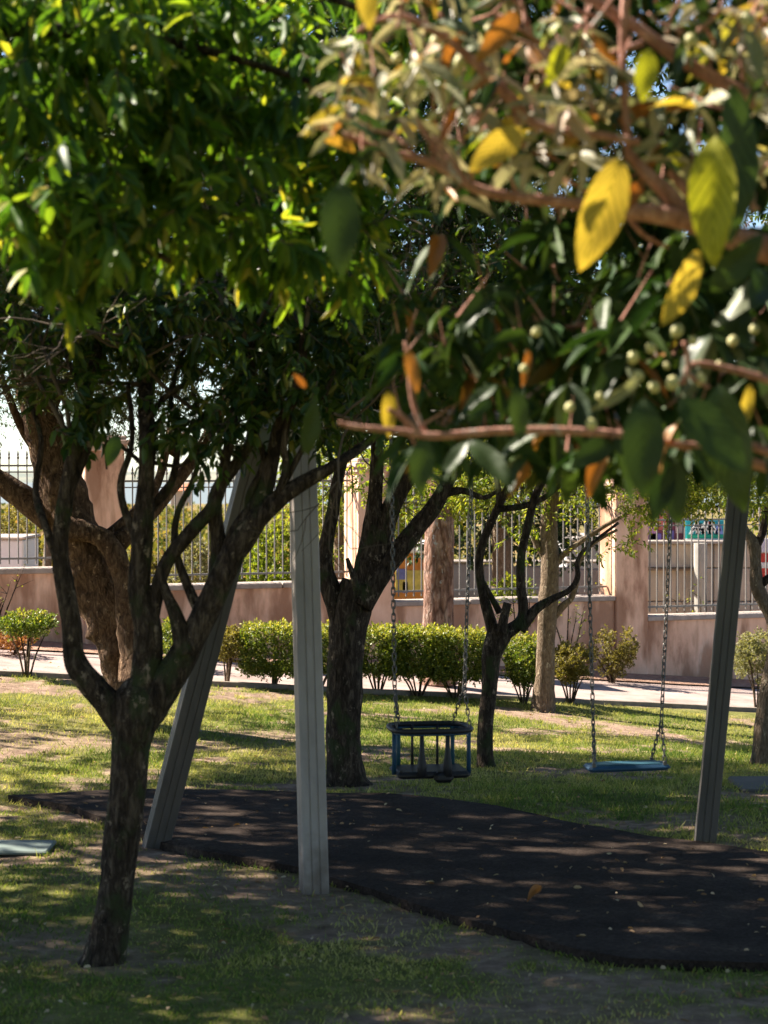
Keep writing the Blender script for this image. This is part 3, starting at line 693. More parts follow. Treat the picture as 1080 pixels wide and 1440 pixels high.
for i, pts in enumerate(([(60, 600, 20), (90, 540, 14), (130, 500, 10), (190, 430, 7)], [(60, 640, 22), (30, 600, 14), (5, 540, 10), (-20, 470, 8)], [(240, 640, 10), (270, 600, 8), (310, 580, 6), (350, 520, 5)])):
    limb(t2, pts, Y2 + .1 * i, B, 8, .2, 130 + i)

limb(t2, [(165, 765, 30), (230, 700, 22, .3), (300, 600, 16, .5), (380, 420, 12, .8), (420, 250, 8, 1)], Y2 - .2, B, 8, .1, 15)
starts = [(at(px, py, Y2 + dy), (random.uniform(-1, 1), random.uniform(-1, 1), random.uniform(0, .9))) for px, py, dy in ((25, 430, 0), (10, 280, 0), (-60, 600, 0), (300, 600, .5), (380, 420, .8), (420, 250, 1), (30, 500, 0), (-20, 150, 0)) for _ in range(3)]
twigs_for(t2, starts, M['twig'], 32, 1.1, .02, 3)
bl = [(-3.6, 15.8, 5.6, 3.2, 2.6, 2.0, 1900), pxblob(120, 330, 16.5, 900, 420, 3, 1300), pxblob(60, 510, 16.5, 420, 170, 2, 520), pxblob(260, 540, 16.6, 420, 190, 2, 620), pxblob(420, 470, 16.6, 400, 220, 2, 420), pxblob(300, 100, 17, 1300, 380, 3, 1300)]
crown(t2, bl, 12, .055, .014, M['leaf_olive'], .16, .15, (1.4, .42), 9, 'rhomb')
crown(t2, [(-5.0, 14.6, 5.6, 3.0, 2.2, 1.1, 2300), (-1.8, 13.2, 6.2, 1.8, 1.6, .8, 750), (-7.2, 13.6, 3.0, 1.6, 2.6, 1.6, 500)], 10, .12, .055, M['leaf_olive'], .2, .2, (1.2, .36), 10, 'rhomb')  # mostly out-of-view masses, added to keep sun and sky off the mat

crown(t2, [(-6.6, 18.2, 4.6, 1.8, 1.6, 1.0, 210), (-4.2, 20.0, 4.4, 1.9, 1.3, .8, 170), (-2.6, 17.6, 5.6, 1.7, 1.2, .8, 150), (-7.6, 16.2, 4.4, 1.4, 1.4, .9, 150)], 10, .11, .05, M['leaf_olive'], .2, .2, (1.8, .50), 19, 'rhomb')  # sparse clumps added to throw shadow streaks on the lawn
crown(t2, [(-4.2, 16.3, 5.6, 2.6, 1.0, .9, 800)], 10, .12, .055, M['leaf_olive'], .2, .2, (1.3, .38), 20, 'rhomb')  # extra clump added to block sun from the right of the lawn
# --- T3 mid tree behind the swing
b3 = on_ground(486, 1104); Y3 = b3.y
t3 = thing('spreading_tree', b3, 'furrowed upright tree with spread limbs between the front swing leg and the bucket swing', 'tree')
B = M['bark']
limb(t3, [(492, 1118, 84), (487, 1098, 58), (484, 1060, 50), (485, 1000, 50), (486, 940, 50), (488, 895, 52), (496, 850, 56), (505, 820, 52)], Y3, B, 16, .13, 21, 'trunk')
limb(t3, [(484, 880, 38), (468, 840, 30), (456, 800, 26), (458, 770, 22), (468, 720, 18), (474, 680, 16), (486, 630, 14), (500, 540, 10), (510, 430, 8)], Y3, B, 10, .13, 22)
limb(t3, [(500, 860, 40), (512, 810, 36), (522, 760, 30), (528, 700, 22), (530, 640, 18), (526, 560, 14), (530, 440, 10), (540, 320, 8)], Y3, B, 10, .13, 23)
limb(t3, [(505, 850, 44), (528, 790, 38), (545, 730, 30), (562, 690, 26), (590, 640, 22), (610, 590, 18), (640, 500, 12), (680, 380, 9)], Y3, B, 10, .13, 24)
limb(t3, [(508, 850, 36), (545, 795, 30), (585, 745, 26), (615, 705, 24), (638, 660, 18), (655, 620, 15), (690, 560, 11), (740, 480, 8)], Y3 - .05, B, 10, .13, 25)
limb(t3, [(622, 695, 14), (650, 690, 10), (680, 700, 7), (700, 690, 5)], Y3 - .05, B, 8, .1, 26)
limb(t3, [(502, 830, 12), (493, 800, 9), (488, 785, 6)], Y3 - .25, B, 6, .1, 27)
starts = [(at(px, py, Y3), (random.uniform(-1, 1), random.uniform(-1, 1), random.uniform(0, .9))) for px, py in ((500, 540), (510, 430), (530, 440), (540, 320), (640, 500), (680, 380), (740, 480), (655, 620), (486, 640), (610, 590)) for _ in range(3)]
twigs_for(t3, starts, M['twig'], 33, .9, .015, 3)
bl = [pxblob(560, 400, 13.4, 620, 360, 2.4, 1600), pxblob(520, 150, 13.4, 900, 400, 3, 1500), pxblob(540, 560, 13.2, 460, 120, 1.6, 420), pxblob(760, 500, 13.4, 460, 220, 1.6, 700), (-.2, 13.5, 5.0, 2.2, 1.8, 1.1, 500)]
crown(t3, bl, 11, .06, .025, M['leaf_a'], .14, .25, (1.5, .42), 17)
crown(t3, [(.9, 11.8, 6.1, 2.6, 2.8, .8, 1200)], 10, .12, .06, M['leaf_a'], .2, .2, (1.2, .3), 18)  # unseen upper layer added to cut skylight around the swings

# --- T4 small dark tree
b4 = on_ground(684, 1079); Y4 = b4.y
t4 = thing('small_tree', b4, 'slim dark tree with cut stub and curved limbs between the two swings', 'tree')
limb(t4, [(688, 1088, 34), (683, 1070, 25), (683, 1020, 22), (688, 970, 22), (690, 925, 26), (700, 895, 34), (706, 880, 30)], Y4, B, 12, .12, 41, 'trunk')
limb(t4, [(698, 900, 20), (688, 868, 16), (678, 830, 13), (674, 790, 12), (682, 755, 12), (700, 715, 12), (712, 690, 10), (735, 640, 8), (760, 560, 6)], Y4, B, 8, .1, 42)
limb(t4, [(712, 890, 22), (735, 868, 16), (732, 820, 13), (733, 780, 12), (742, 740, 12), (752, 700, 11), (775, 650, 9), (800, 560, 7)], Y4, B, 8, .1, 43)
limb(t4, [(730, 885, 20), (752, 858, 14), (775, 843, 10), (800, 830, 8), (812, 812, 8), (812, 790, 6), (825, 770, 5), (870, 735, 4)], Y4, B, 8, .1, 44)
limb(t4, [(705, 890, 16), (709, 868, 13), (714, 848, 12)], Y4 - .1, B, 8, .06, 45)
limb(t4, [(703, 862, 10), (690, 838, 8), (678, 815, 6)], Y4, B, 8, .06, 46)
limb(t4, [(700, 716, 10), (735, 712, 9), (765, 700, 8), (790, 680, 6)], Y4, B, 8, .06, 47)
limb(t4, [(702, 712, 9), (700, 680, 7), (688, 650, 5)], Y4, B, 8, .06, 48)
bl = [pxblob(760, 550, 14.8, 460, 230, 1.8, 480), pxblob(900, 350, 15, 600, 460, 2.2, 1300)]
crown(t4, bl, 11, .05, .022, M['leaf_a'], .13, .25, (1.6, .43), 27)
crown(t4, [(3.2, 15.2, 6.6, 2.6, 3.2, 1.0, 1300)], 10, .12, .06, M['leaf_a'], .2, .2, (1.2, .3), 28)  # high leaf layer added to hold skylight off the ground below
starts = [(at(px, py, Y4), (random.uniform(-1, 1), random.uniform(-1, 1), random.uniform(0, .9))) for px, py in ((760, 560), (800, 560), (790, 680), (688, 650)) for _ in range(3)]
twigs_for(t4, starts, M['twig'], 34, .6, .010, 3)

# --- T5 tan tree by path
b5 = on_ground(763, 1000); Y5 = b5.y
t5 = thing('tan_tree', b5, 'pale tan tree with flared foot at the path edge, left of the flat swing', 'tree')
B = M['bark_tan']
limb(t5, [(760, 1012, 50), (763, 995, 34), (766, 950, 28), (768, 900, 26), (771, 850, 28), (774, 800, 26), (772, 740, 24), (776, 690, 22), (778, 640, 18), (790, 540, 14), (800, 420, 10)], Y5, B, 12, .12, 51, 'trunk')
limb(t5, [(776, 868, 14), (792, 852, 10), (804, 840, 8), (812, 815, 7), (815, 790, 6), (834, 765, 5), (868, 745, 4)], Y5, B, 8, .08, 52)
limb(t5, [(776, 800, 12), (790, 782, 9), (812, 765, 7), (850, 740, 6), (900, 712, 5)], Y5, B, 8, .08, 53)
limb(t5, [(772, 790, 12), (752, 760, 9), (745, 730, 8), (720, 700, 7), (690, 680, 5)], Y5, B, 8, .08, 54)
limb(t5, [(774, 720, 12), (800, 690, 9), (840, 665, 8), (890, 650, 5)], Y5, B, 8, .08, 55)
bl = [pxblob(800, 680, 20, 480, 150, 2.2, 800), pxblob(650, 675, 19.6, 320, 150, 1.6, 420), pxblob(960, 668, 20, 300, 95, 1.6, 280), pxblob(820, 500, 20, 700, 260, 3, 900), pxblob(800, 760, 20, 220, 60, 1.2, 45)]
crown(t5, bl, 10, .05, .022, M['leaf_bright'], .13, .2, (2.2, .46), 37, 'rhomb')

# --- T6 pine at the wall
b6 = trunk_ground(at(616, 940, 22.3)); Y6 = b6.y
t6 = thing('pine_tree', b6, 'straight pine with reddish cracked bark standing before the wall, behind the hedge', 'tree')
limb(t6, [(616, 962, 60), (616, 930, 48), (616, 860, 44), (617, 780, 42), (619, 700, 41), (620, 600, 40), (622, 440, 37), (626, 200, 34), (628, -100, 28), (630, -400, 20)], Y6, M['bark_pine'], 22, .06, 61, 'trunk', 8)
for i, (px, py, ex, ey) in enumerate(((624, 300, 500, 180), (624, 250, 780, 100), (626, 120, 450, 0), (626, 60, 820, -90), (628, -60, 520, -200), (628, -160, 760, -300))):
    limb(t6, [(px, py, 16), ((px + ex) / 2, (py + ey) / 2 + 15, 12), (ex, ey, 7)], Y6, M['bark_pine'], 8, .08, 62 + i)
bl = [pxblob(560, 120, 22.2, 700, 420, 4, 1500), pxblob(760, -100, 22.4, 900, 400, 4, 900), pxblob(450, -100, 22.4, 700, 400, 4, 700), pxblob(640, 330, 22, 420, 160, 3, 380)]
crown(t6, bl, 14, .085, .006, leaf_mat('pine_needle', [(0, (.03, .06, .02)), (1, (.09, .12, .04))], .2, .5, .4), .12, .0, (1.3, .42), 47, 'rhomb')

# --- T7 right edge tree
b7 = on_ground(1070, 1076); Y7 = b7.y
t7 = thing('pale_tree', b7, 'pale trunked tree with twisted dark upper limbs at the far right edge', 'tree')
limb(t7, [(1068, 1090, 40), (1072, 1060, 32), (1078, 1010, 30), (1086, 960, 30), (1094, 910, 28), (1088, 870, 24), (1074, 845, 20), (1064, 822, 20), (1062, 790, 16), (1060, 765, 18), (1048, 745, 10), (1040, 720, 8), (1046, 690, 7)], Y7, M['bark_tan'], 12, .14, 71, 'trunk')
limb(t7, [(1062, 770, 13), (1072, 750, 11), (1078, 720, 9), (1090, 670, 8), (1080, 560, 6)], Y7, M['bark'], 8, .1, 72)
limb(t7, [(1066, 825, 14), (1078, 815, 12), (1094, 800, 10), (1110, 740, 8)], Y7, M['bark'], 8, .1, 73)
bl = [pxblob(1060, 690, 15.4, 160, 120, 1.2, 60), pxblob(1050, 480, 15.6, 420, 330, 2.5, 600)]
crown(t7, bl, 10, .05, .023, M['leaf_bright'], .12, .2, (2, .44), 57)

# --- trees beyond the fence
def far_tree(name, px, pybase_z, Y, blobs, label, mat, tr_w=20, seed=0, k=10, L=.07, W=.035, top=620, dn=(1.6, .42), kind='rhomb'):
    p = at(px, 700, Y); gb = Vector((p.x, p.y, float(G(p.x, p.y))))
    t = thing(name, gb, label, 'tree', 'trees beyond the railings')
    mb = MB(); tp = at(px + 6, top, Y); r = tr_w / 2 / F * Y
    P, rr = catmull([gb - Vector((0, 0, .1)), gb.lerp(tp, .35) + Vector((.05, 0, 0)), gb.lerp(tp, .7), tp], [r * 1.3, r, r * .8, r * .5], 4)
    mb.tube(P, rr, 9, True, .12, seed); mb.build('trunk', M['bark_tan'], t, True)
    crown(t, blobs, k, L, W, mat, .15, .2, dn, seed, kind, sticks=False)
far_tree('yellow_green_tree', 470, 0, 27.0, [pxblob(490, 690, 27, 210, 190, 2.2, 800), pxblob(590, 680, 27, 200, 150, 2, 600)], 'fresh yellow-green leafy tree beyond the railing, above the second pillar', M['leaf_bright'], 16, 81)
far_tree('dense_dark_tree', 700, 0, 31, [pxblob(640, 690, 31, 260, 210, 3, 700), pxblob(780, 700, 31.5, 220, 200, 3, 620), pxblob(700, 560, 32, 500, 260, 4, 900)], 'dense dark tree filling the gap behind the pine, beyond the railing', M['leaf_dark'], 30, 82, 12, .09, .05)
far_tree('street_tree', 960, 0, 37, [pxblob(965, 672, 37, 200, 95, 3, 330), pxblob(1075, 705, 37, 120, 100, 2, 150), pxblob(1000, 540, 37, 420, 220, 4, 600)], 'light green street tree above the teal banner', M['leaf_bright'], 16, 83, 10, .09, .05)
far_tree('slope_tree', 60, 0, 29, [pxblob(20, 560, 29, 200, 180, 2.5, 200)], 'thin tree on the slope beyond the left railing', M['leaf_olive'], 12, 84, 10, .07, .02)

# scrub covering the slope beyond the railings
def slope_scrub():
    n = 2600; y = 30 * (10 ** R.uniform(0, .85, n)); x = R.uniform(-.24, .05, n) * y
    k = (fbm(p3(x, y), .22, 77, 3) > .44) & ~((x > -.03 * y) & (y < 40)); x, y = x[k], y[k]; n = len(x); sz = R.uniform(.35, 1.0, n) * (.6 + y / 120)
    idx = np.repeat(np.arange(n), 34); off = R.normal(0, 1, (len(idx), 3)); off /= np.linalg.norm(off, axis=1)[:, None]; off[:, 2] = np.abs(off[:, 2])
    base = np.stack([x, y, G(x, y) - 3 * sstep(120, 1200, y)], 1)[idx] + off * (sz[idx] * R.random(len(idx)) ** .3)[:, None] * np.array([1, 1, .75])
    d = off + R.normal(0, .6, off.shape); val = np.clip(np.repeat(R.random(n), 34) * .8 + R.normal(.1, .12, len(idx)), 0, 1)
    leaf_cloud('hillside_scrub', base, d, .22 * sz[idx], .13 * sz[idx], leaf_mat('scrub_leaves', [(0, (.035, .055, .018)), (.35, (.09, .11, .03)), (.65, (.26, .22, .06)), (.85, (.34, .19, .08)), (1, (.38, .36, .24))], .35, .7, .2), None, 'rhomb', val=val)
slope_scrub()

# ------------------------------------------------------------------ shrubs
def shrub(px0, px1, py0, py1, pyb, label, mat=None, n=900, name='clipped_shrub', group=None, cat='shrub', depth=.6, stems=7, boxy=7, L=.03, Wd=.02, Y=None, dn=.22, twx=.35, sunny=True):
    pxc = (px0 + px1) / 2
    g = on_ground(pxc, pyb) if Y is None else trunk_ground(at(pxc, pyb, Y))
    Yy = g.y
    t = thing(name, g, label, cat, group)
    c = at(pxc, (py0 + py1) / 2, Yy); rx = (px1 - px0) / 2 / F * Yy; rz = (py1 - py0) / 2 / F * Yy; ry = depth / 2
    u = R.uniform(-1, 1, (n * 6, 3)); q = (np.abs(u) ** boxy).sum(1)
    wob = 1 + (fbm(u + pxc * .01, 3.5, int(pxc)) - .5) * .8
    keep = (q < wob) & (q > .15 * R.random(len(q)) ** .3)
    u = u[keep]; kk = fbm(u * [1, .7, .7] + pxc, 2.6, 3) > dn; u = u[kk][:n]
    P = u * np.array([rx, ry, rz]) + np.array(c)
    base, d, LL, WW, a, b_ = sprays(P, 9, L, Wd, .06, -.5)
    val = np.clip(np.repeat(np.clip(u[:, 2], -.3, 1) ** 3, 9) * .45 + .42 + R.normal(0, .2, len(base)), 0, 1) if sunny else None  # leaf colour paler toward the top, painting in sunlit tops
    leaf_cloud('foliage', base, d, LL, WW, mat or M['leaf_hedge'], t, 'rhomb', val=val)
    rng = random.Random(int(pxc)); 
    for s in range(stems):
        ex = rng.uniform(-.75, .75) * rx; ey = rng.uniform(-.6, .6) * ry; ez = c.z + rng.uniform(-.6, .3) * rz
        s0 = g + Vector((ex * .12, ey * .1, -.03)); e = Vector((c.x + ex, c.y + ey, ez)); mid = s0.lerp(e, .5) + Vector((-ex * .12 + rng.uniform(-.02, .02), 0, .0))
        Pp, rr = catmull([s0, mid, e], [.011, .009, .004], 4)
        MB().tube(Pp, rr, 6).build('stem', M['bark_tan'] if s % 2 else M['bark'], t, True)
    return t
HG = 'clipped hedge shrubs along the path'
shrub(338, 428, 880, 950, 967, 'leafy clipped shrub just left of the upright swing leg', group=HG, n=1500)
shrub(412, 482, 882, 950, 970, 'clipped shrub half hidden between the swing leg and the furrowed trunk', group=HG, n=1000)
shrub(488, 574, 884, 950, 974, 'hedge shrub just right of the furrowed trunk, behind the left bucket chain', group=HG, n=1400)
shrub(538, 638, 885, 952, 979, 'middle hedge shrub directly before the pine', group=HG, n=1600)
shrub(596, 686, 889, 957, 982, 'right end shrub of the hedge, beside the slim dark tree', group=HG, n=1600)
shrub(708, 766, 894, 968, 990, 'rounded bright shrub between the slim dark tree and the tan tree', n=800, boxy=2.2, group=HG)
shrub(772, 832, 906, 962, 990, 'olive brown shrub right of the tan tree', mat=M['leaf_dry'], n=560, boxy=2, dn=.46)
shrub(828, 896, 880, 952, 962, 'loose scrubby bush with bare twigs before the third pillar', mat=M['leaf_dry'], n=500, boxy=2, name='scrubby_bush', cat='bush', dn=.5, stems=11)
shrub(1032, 1096, 886, 968, 1000, 'pale grey-green bush at the right, beyond the right swing leg', mat=M['leaf_pale'], n=650, boxy=2, name='pale_bush', cat='bush', dn=.46)
shrub(0, 76, 864, 896, 952, 'small flat-topped shrub on thin bare stems at the far left', n=480, boxy=2.6, dn=.45)
shrub(225, 262, 872, 926, 940, 'small shrub showing between the forks of the dark tree', n=380, boxy=2.4)
shrub(296, 342, 884, 930, 962, 'brown-green shrub right of the leaning swing leg', mat=M['leaf_dry'], n=380, boxy=2.2)
# reddish low cover left
shrub(-20, 50, 888, 916, 922, 'low reddish ground bush under the wall at the far left', mat=leaf_mat('leaf_reddish', [(0, (.25, .09, .04)), (1, (.42, .22, .10))], .4, .6, .3), n=260, boxy=2, stems=3, name='reddish_bush', cat='bush')
# bare saplings by the wall
def sapling(px, pyb, tops, label, nleaf=40, seed=1):
    g = on_ground(px, pyb); t = thing('bare_sapling', g, label, 'sapling', 'bare saplings before the wall')
    rng = random.Random(seed); base, dd = [], []
    for tx, ty in tops:
        e = at(tx, ty, g.y + rng.uniform(-.15, .15)); mid = g.lerp(e, .5) + Vector((rng.uniform(-.05, .05), 0, 0))
        P, rr = catmull([g, mid, e], [.014, .010, .004], 5); MB().tube(P, rr, 6, True, .1, seed).build('stem', M['bark'], t, True)
        for k in range(5):
            s = Vector(P[rng.randrange(5, len(P))]); v = Vector((rng.uniform(-1, 1), rng.uniform(-1, 1), rng.uniform(.1, 1))).normalized() * rng.uniform(.08, .22)
            MB().tube([s, s + v * .5, s + v], [.004, .003, .0015], 5).build('twig', M['bark'], t, True)
            for _ in range(nleaf // (5 * len(tops)) + 1):
                base.append(s + v * rng.uniform(.3, 1)); dd.append((rng.uniform(-1, 1), rng.uniform(-1, 1), rng.uniform(-.5, .6)))
    leaf_cloud('foliage', np.array([tuple(p) for p in base]), np.array(dd), .045, .022, M['leaf_bright'], t, 'rhomb')
sapling(985, 950, [(960, 850), (968, 830), (985, 840), (992, 815)], 'bare thin-stemmed sapling left of the right swing leg', 30, 3)
sapling(952, 948, [(938, 860), (950, 845), (960, 880)], 'leafy thin sapling behind the right swing chain', 90, 4)
sapling(858, 946, [(850, 800), (866, 815), (880, 830), (838, 840)], 'twiggy sapling behind the scrubby bush', 50, 5)
sapling(730, 950, [(700, 850), (745, 840), (720, 830)], 'sparse sapling with yellow leaves by the wall, behind the slim dark tree', 90, 6)
sapling(795, 950, [(770, 850), (800, 830), (822, 850), (810, 870)], 'bare bushy sapling by the wall, right of the tan tree', 40, 8)
sapling(-4, 905, [(10, 835), (28, 812), (0, 850)], 'thin sapling against the wall at the far left', 10, 7)

# shrubs beyond the railings
SG = 'shrubs beyond the railings'
def far_shrub(px0, px1, py0, Y, label, mat, n=500):
    shrub(px0, px1, py0, 870, 900, label, mat=mat, n=n, Y=Y, depth=1.2, boxy=2, L=.055, Wd=.03, name='hillside_shrub', group=SG, stems=3, dn=.42)
far_shrub(345, 420, 728, 28, 'bright yellow-green shrub beyond the railing, left of the front swing leg', M['leaf_bright'], 900)
far_shrub(238, 300, 745, 27.5, 'grey scrub beyond the railing, under the sloping fork', M['leaf_pale'], 500)
far_shrub(180, 225, 770, 28.5, 'small ochre shrub beyond the railing, right of the tallest pillar', M['leaf_dry'], 300)
far_shrub(296, 350, 760, 29, 'olive shrub beyond the railing, right of the grey scrub', M['leaf_hedge'], 420)
far_shrub(420, 455, 770, 28, 'dark green shrub beyond the railing, right of the front swing leg', M['leaf_hedge'], 300)
far_shrub(-20, 62, 708, 30, 'ochre bush above the white block at the far left', M['leaf_dry'], 520)
far_shrub(78, 120, 770, 27, 'olive bush beyond the railing, behind the old tree', M['leaf_hedge'], 240)
far_shrub(680, 760, 812, 27.5, 'low sunlit shrub beyond the railing, behind the slim dark tree', M['leaf_bright'], 260)

# ------------------------------------------------------------------ things beyond the fence
def slab(name, px0, px1, py0, py1, Y, depth, mat, parent=None, yaw=0, zbot=None):
    a = at(px0, py0, Y); b_ = at(px1, py1, Y); zb = b_.z if zbot is None else zbot
    return MB().box(((a.x + b_.x) / 2, Y + depth / 2, (a.z + zb) / 2), (b_.x - a.x, depth, a.z - zb), None, min(.02, depth * .2)).build(name, mat, parent)
sw = thing('street_wall', at(1000, 900, 35), 'pale panelled street wall beyond the right railing', 'wall')
M['pale_conc'] = rough_mat('pale_concrete', [(.3, (.40, .34, .29)), (.7, (.62, .54, .47))], 2.2, rough=.9)
xa, xb = at(900, 700, 35).x, at(1160, 700, 35).x; zt_ = at(0, 765, 35).z
nx = 5; rows = [(-1.4, -.72), (-.715, -.17), (-.165, .38), (.385, zt_)]
for (z0, z1) in rows:
    for i in range(nx):
        a, b_ = xa + (xb - xa) * i / nx, xa + (xb - xa) * (i + 1) / nx
        MB().box(((a + b_) / 2, 35.1, (z0 + z1) / 2), (b_ - a - .014, .2, z1 - z0 - .01), None, .008).build('panel', M['pale_conc'], sw)
MB().box(((xa + xb) / 2, 35.17, -.3), (xb - xa - .02, .16, 2.1), None).build('backing', flat('dark_joint', (.16, .13, .11), .9), sw)
MB().box(((xa + xb) / 2, 35.05, zt_ + .03), (xb - xa, .4, .055), None, .01).build('coping', M['coping'], sw)
MB().tube([at(985, 764, 34.7), at(985, 860, 34.7) - Vector((0, 0, .4))], .11, 12).build('drain_pipe', flat('grey_pipe', (.40, .38, .35), .6), sw)
MB().box((at(945, 834, 34.9).x, 34.95, at(0, 768 + 33, 34.9).z), (1.1, .06, .035)).build('ledge', flat('brown_ledge', (.24, .17, .12), .8), sw)
# coloured mural behind the wall
mu = thing('mural_board', at(935, 742, 35.6), 'maroon and purple painted board left of the teal banner', 'board')
slab('board', 908, 962, 716, 764, 35.5, .08, flat('maroon_paint', (.20, .045, .08), .6), mu)
for i, (a, b_, c, d_, col) in enumerate(((910, 924, 738, 762, (.45, .2, .35)), (926, 938, 724, 745, (.5, .12, .1)), (938, 948, 746, 762, (.14, .10, .3)), (950, 960, 728, 750, (.5, .3, .3)), (912, 930, 750, 760, (.2, .13, .4)))):
    slab('painted_patch', a, b_, c, d_, 35.47, .02, flat('mural_colour', col, .6, var=.3), mu)
bn = thing('teal_banner', at(986, 746, 35.4), 'teal banner with white and blue lettering on the street wall', 'banner')
slab('panel', 964, 1018, 731, 761, 35.3, .05, flat('teal_print', (.01, .33, .40), .5, var=.25), bn)
slab('border', 964, 1018, 757.5, 761.5, 35.27, .02, flat('white_print', (.75, .75, .72), .6), bn)
slab('green_band', 966, 1018, 752, 757, 35.275, .015, flat('green_print', (.01, .36, .22), .6), bn)
def letter_A(px, py, s, col, lean=0.0):
    c = at(px, py, 35.26); k = 35.26 / F; h = s * k; wd = s * .42 * k; t = .055
    v = []; f = []
    def quad(a, b_, c_, d_):
        n = len(v)
        for y in (0, .012):
            for q in (a, b_, c_, d_): v.append((c.x + q[0] + q[1] * lean, c.y - y, c.z + q[1]))
        f.extend([(n, n + 1, n + 2, n + 3), (n + 7, n + 6, n + 5, n + 4)])
        for i in range(4): f.append((n + i, n + (i + 1) % 4, n + 4 + (i + 1) % 4, n + 4 + i))
    quad((-wd, 0), (-wd + t, 0), (t / 2, h), (-t / 2, h)); quad((wd - t, 0), (wd, 0), (t / 2, h), (-t / 2, h)); quad((-wd * .55, h * .3), (wd * .55, h * .3), (wd * .4, h * .3 + t * .8), (-wd * .4, h * .3 + t * .8))
    link('letter', mesh('letter', v, f), col, bn)
wp = flat('white_letters', (.85, .85, .82), .6, var=.03)
letter_A(976, 751, 17, wp, .25); letter_A(985, 751, 15, wp, 0); letter_A(993, 751, 18, wp, 0); letter_A(1003, 751, 17, wp, -.2); letter_A(1011, 751, 14, flat('blue_letters', (.2, .25, .6), .6), 0)
letter_A(980, 741, 9, flat('yellow_letters', (.8, .6, .1), .6), 0); letter_A(999, 742, 9, flat('red_letters', (.65, .1, .06), .6), 0)
# red white sign
rs = thing('red_white_sign', at(1078, 800, 33), 'red sign with white band at the far right, beyond the railing', 'sign')
slab('panel', 1067, 1110, 778, 812, 33, .04, flat('red_paint', (.55, .04, .025), .5), rs)
slab('white_band', 1068, 1109, 791, 799, 32.985, .012, flat('white_band', (.75, .72, .7), .5), rs)
slab('upper_panel', 1067, 1110, 757, 777, 33, .04, flat('white_lilac', (.65, .6, .7), .5), rs)
slab('post', 1086, 1090, 812, 900, 33.05, .05, M['steel_dark'], rs)
# grey wall in the third gap, kiosk, white block
gw = thing('grey_street_wall', at(760, 900, 36), 'grey concrete wall across the street, beyond the third gap', 'wall')
for i in range(6):
    x0 = 636 + i * 44
    slab('panel', x0, x0 + 43, 792 + 2 * i, 870, 36, .2, rough_mat('grey_concrete', [(.3, (.20, .17, .17)), (.7, (.34, .30, .30))], 1.5) if i == 0 else bpy.data.materials['grey_concrete'], gw)
slab('coping', 634, 900, 788, 792, 35.95, .3, M['coping'], gw)
ga = thing('sunlit_gable', at(840, 800, 38), 'pale grey building side right of the tan tree', 'building')
slab('wall', 796, 866, 762, 880, 38, 3, rough_mat('grey_render', [(.3, (.34, .32, .33)), (.7, (.46, .44, .45))], 1.2), ga)
slab('roof_edge', 792, 870, 757, 762, 37.9, 3.2, M['coping'], ga)
ki = thing('orange_kiosk', at(578, 880, 33), 'orange kiosk with colourful painting under a white roof', 'kiosk')
slab('body', 552, 606, 778, 880, 33, 1.6, flat('orange_paint', (.62, .24, .05), .6, var=.2), ki)
slab('roof', 546, 612, 765, 778, 32.85, 1.9, flat('white_roof', (.8, .76, .74), .6, var=.04), ki)
for a, b_, c, d_, col in ((556, 600, 802, 832, (.62, .5, .12)), (558, 570, 800, 815, (.18, .2, .5)), (580, 592, 804, 820, (.2, .2, .5)), (566, 574, 818, 834, (.12, .14, .4)), (590, 598, 816, 832, (.35, .4, .2))):
    slab('painted_patch', a, b_, c, d_, 32.99 - .004 * (a % 5 + 1), .02, flat('kiosk_picture', col, .6, var=.3), ki)
wb = thing('white_block', at(8, 800, 27), 'white low block at the far left, beyond the railing', 'block')
slab('body', -30, 33, 759, 870, 27, 1.2, flat('white_masonry', (.74, .74, .76), .7, var=.04), wb)
slab('cover', -32, 35, 755, 759, 26.95, 1.3, M['coping'], wb)
fh = thing('hill_house', at(250, 690, 260), 'small terracotta roofed house on the distant slope', 'house', None)
slab('wall', 240, 264, 690, 712, 260, 5, flat('house_wall', (.55, .42, .34), .8), fh)
a_ = at(238, 690, 259.5); b_ = at(266, 690, 259.5)
link('roof', mesh('roof', [(a_.x, 259.5, a_.z), (b_.x, 259.5, a_.z), (b_.x, 265.5, a_.z), (a_.x, 265.5, a_.z), (a_.x, 262.5, a_.z + .9), (b_.x, 262.5, a_.z + .9)], [(0, 1, 5, 4), (3, 2, 5, 4), (0, 3, 4), (1, 2, 5), (0, 1, 2, 3)]), flat('roof_tiles', (.45, .17, .09), .8), fh)

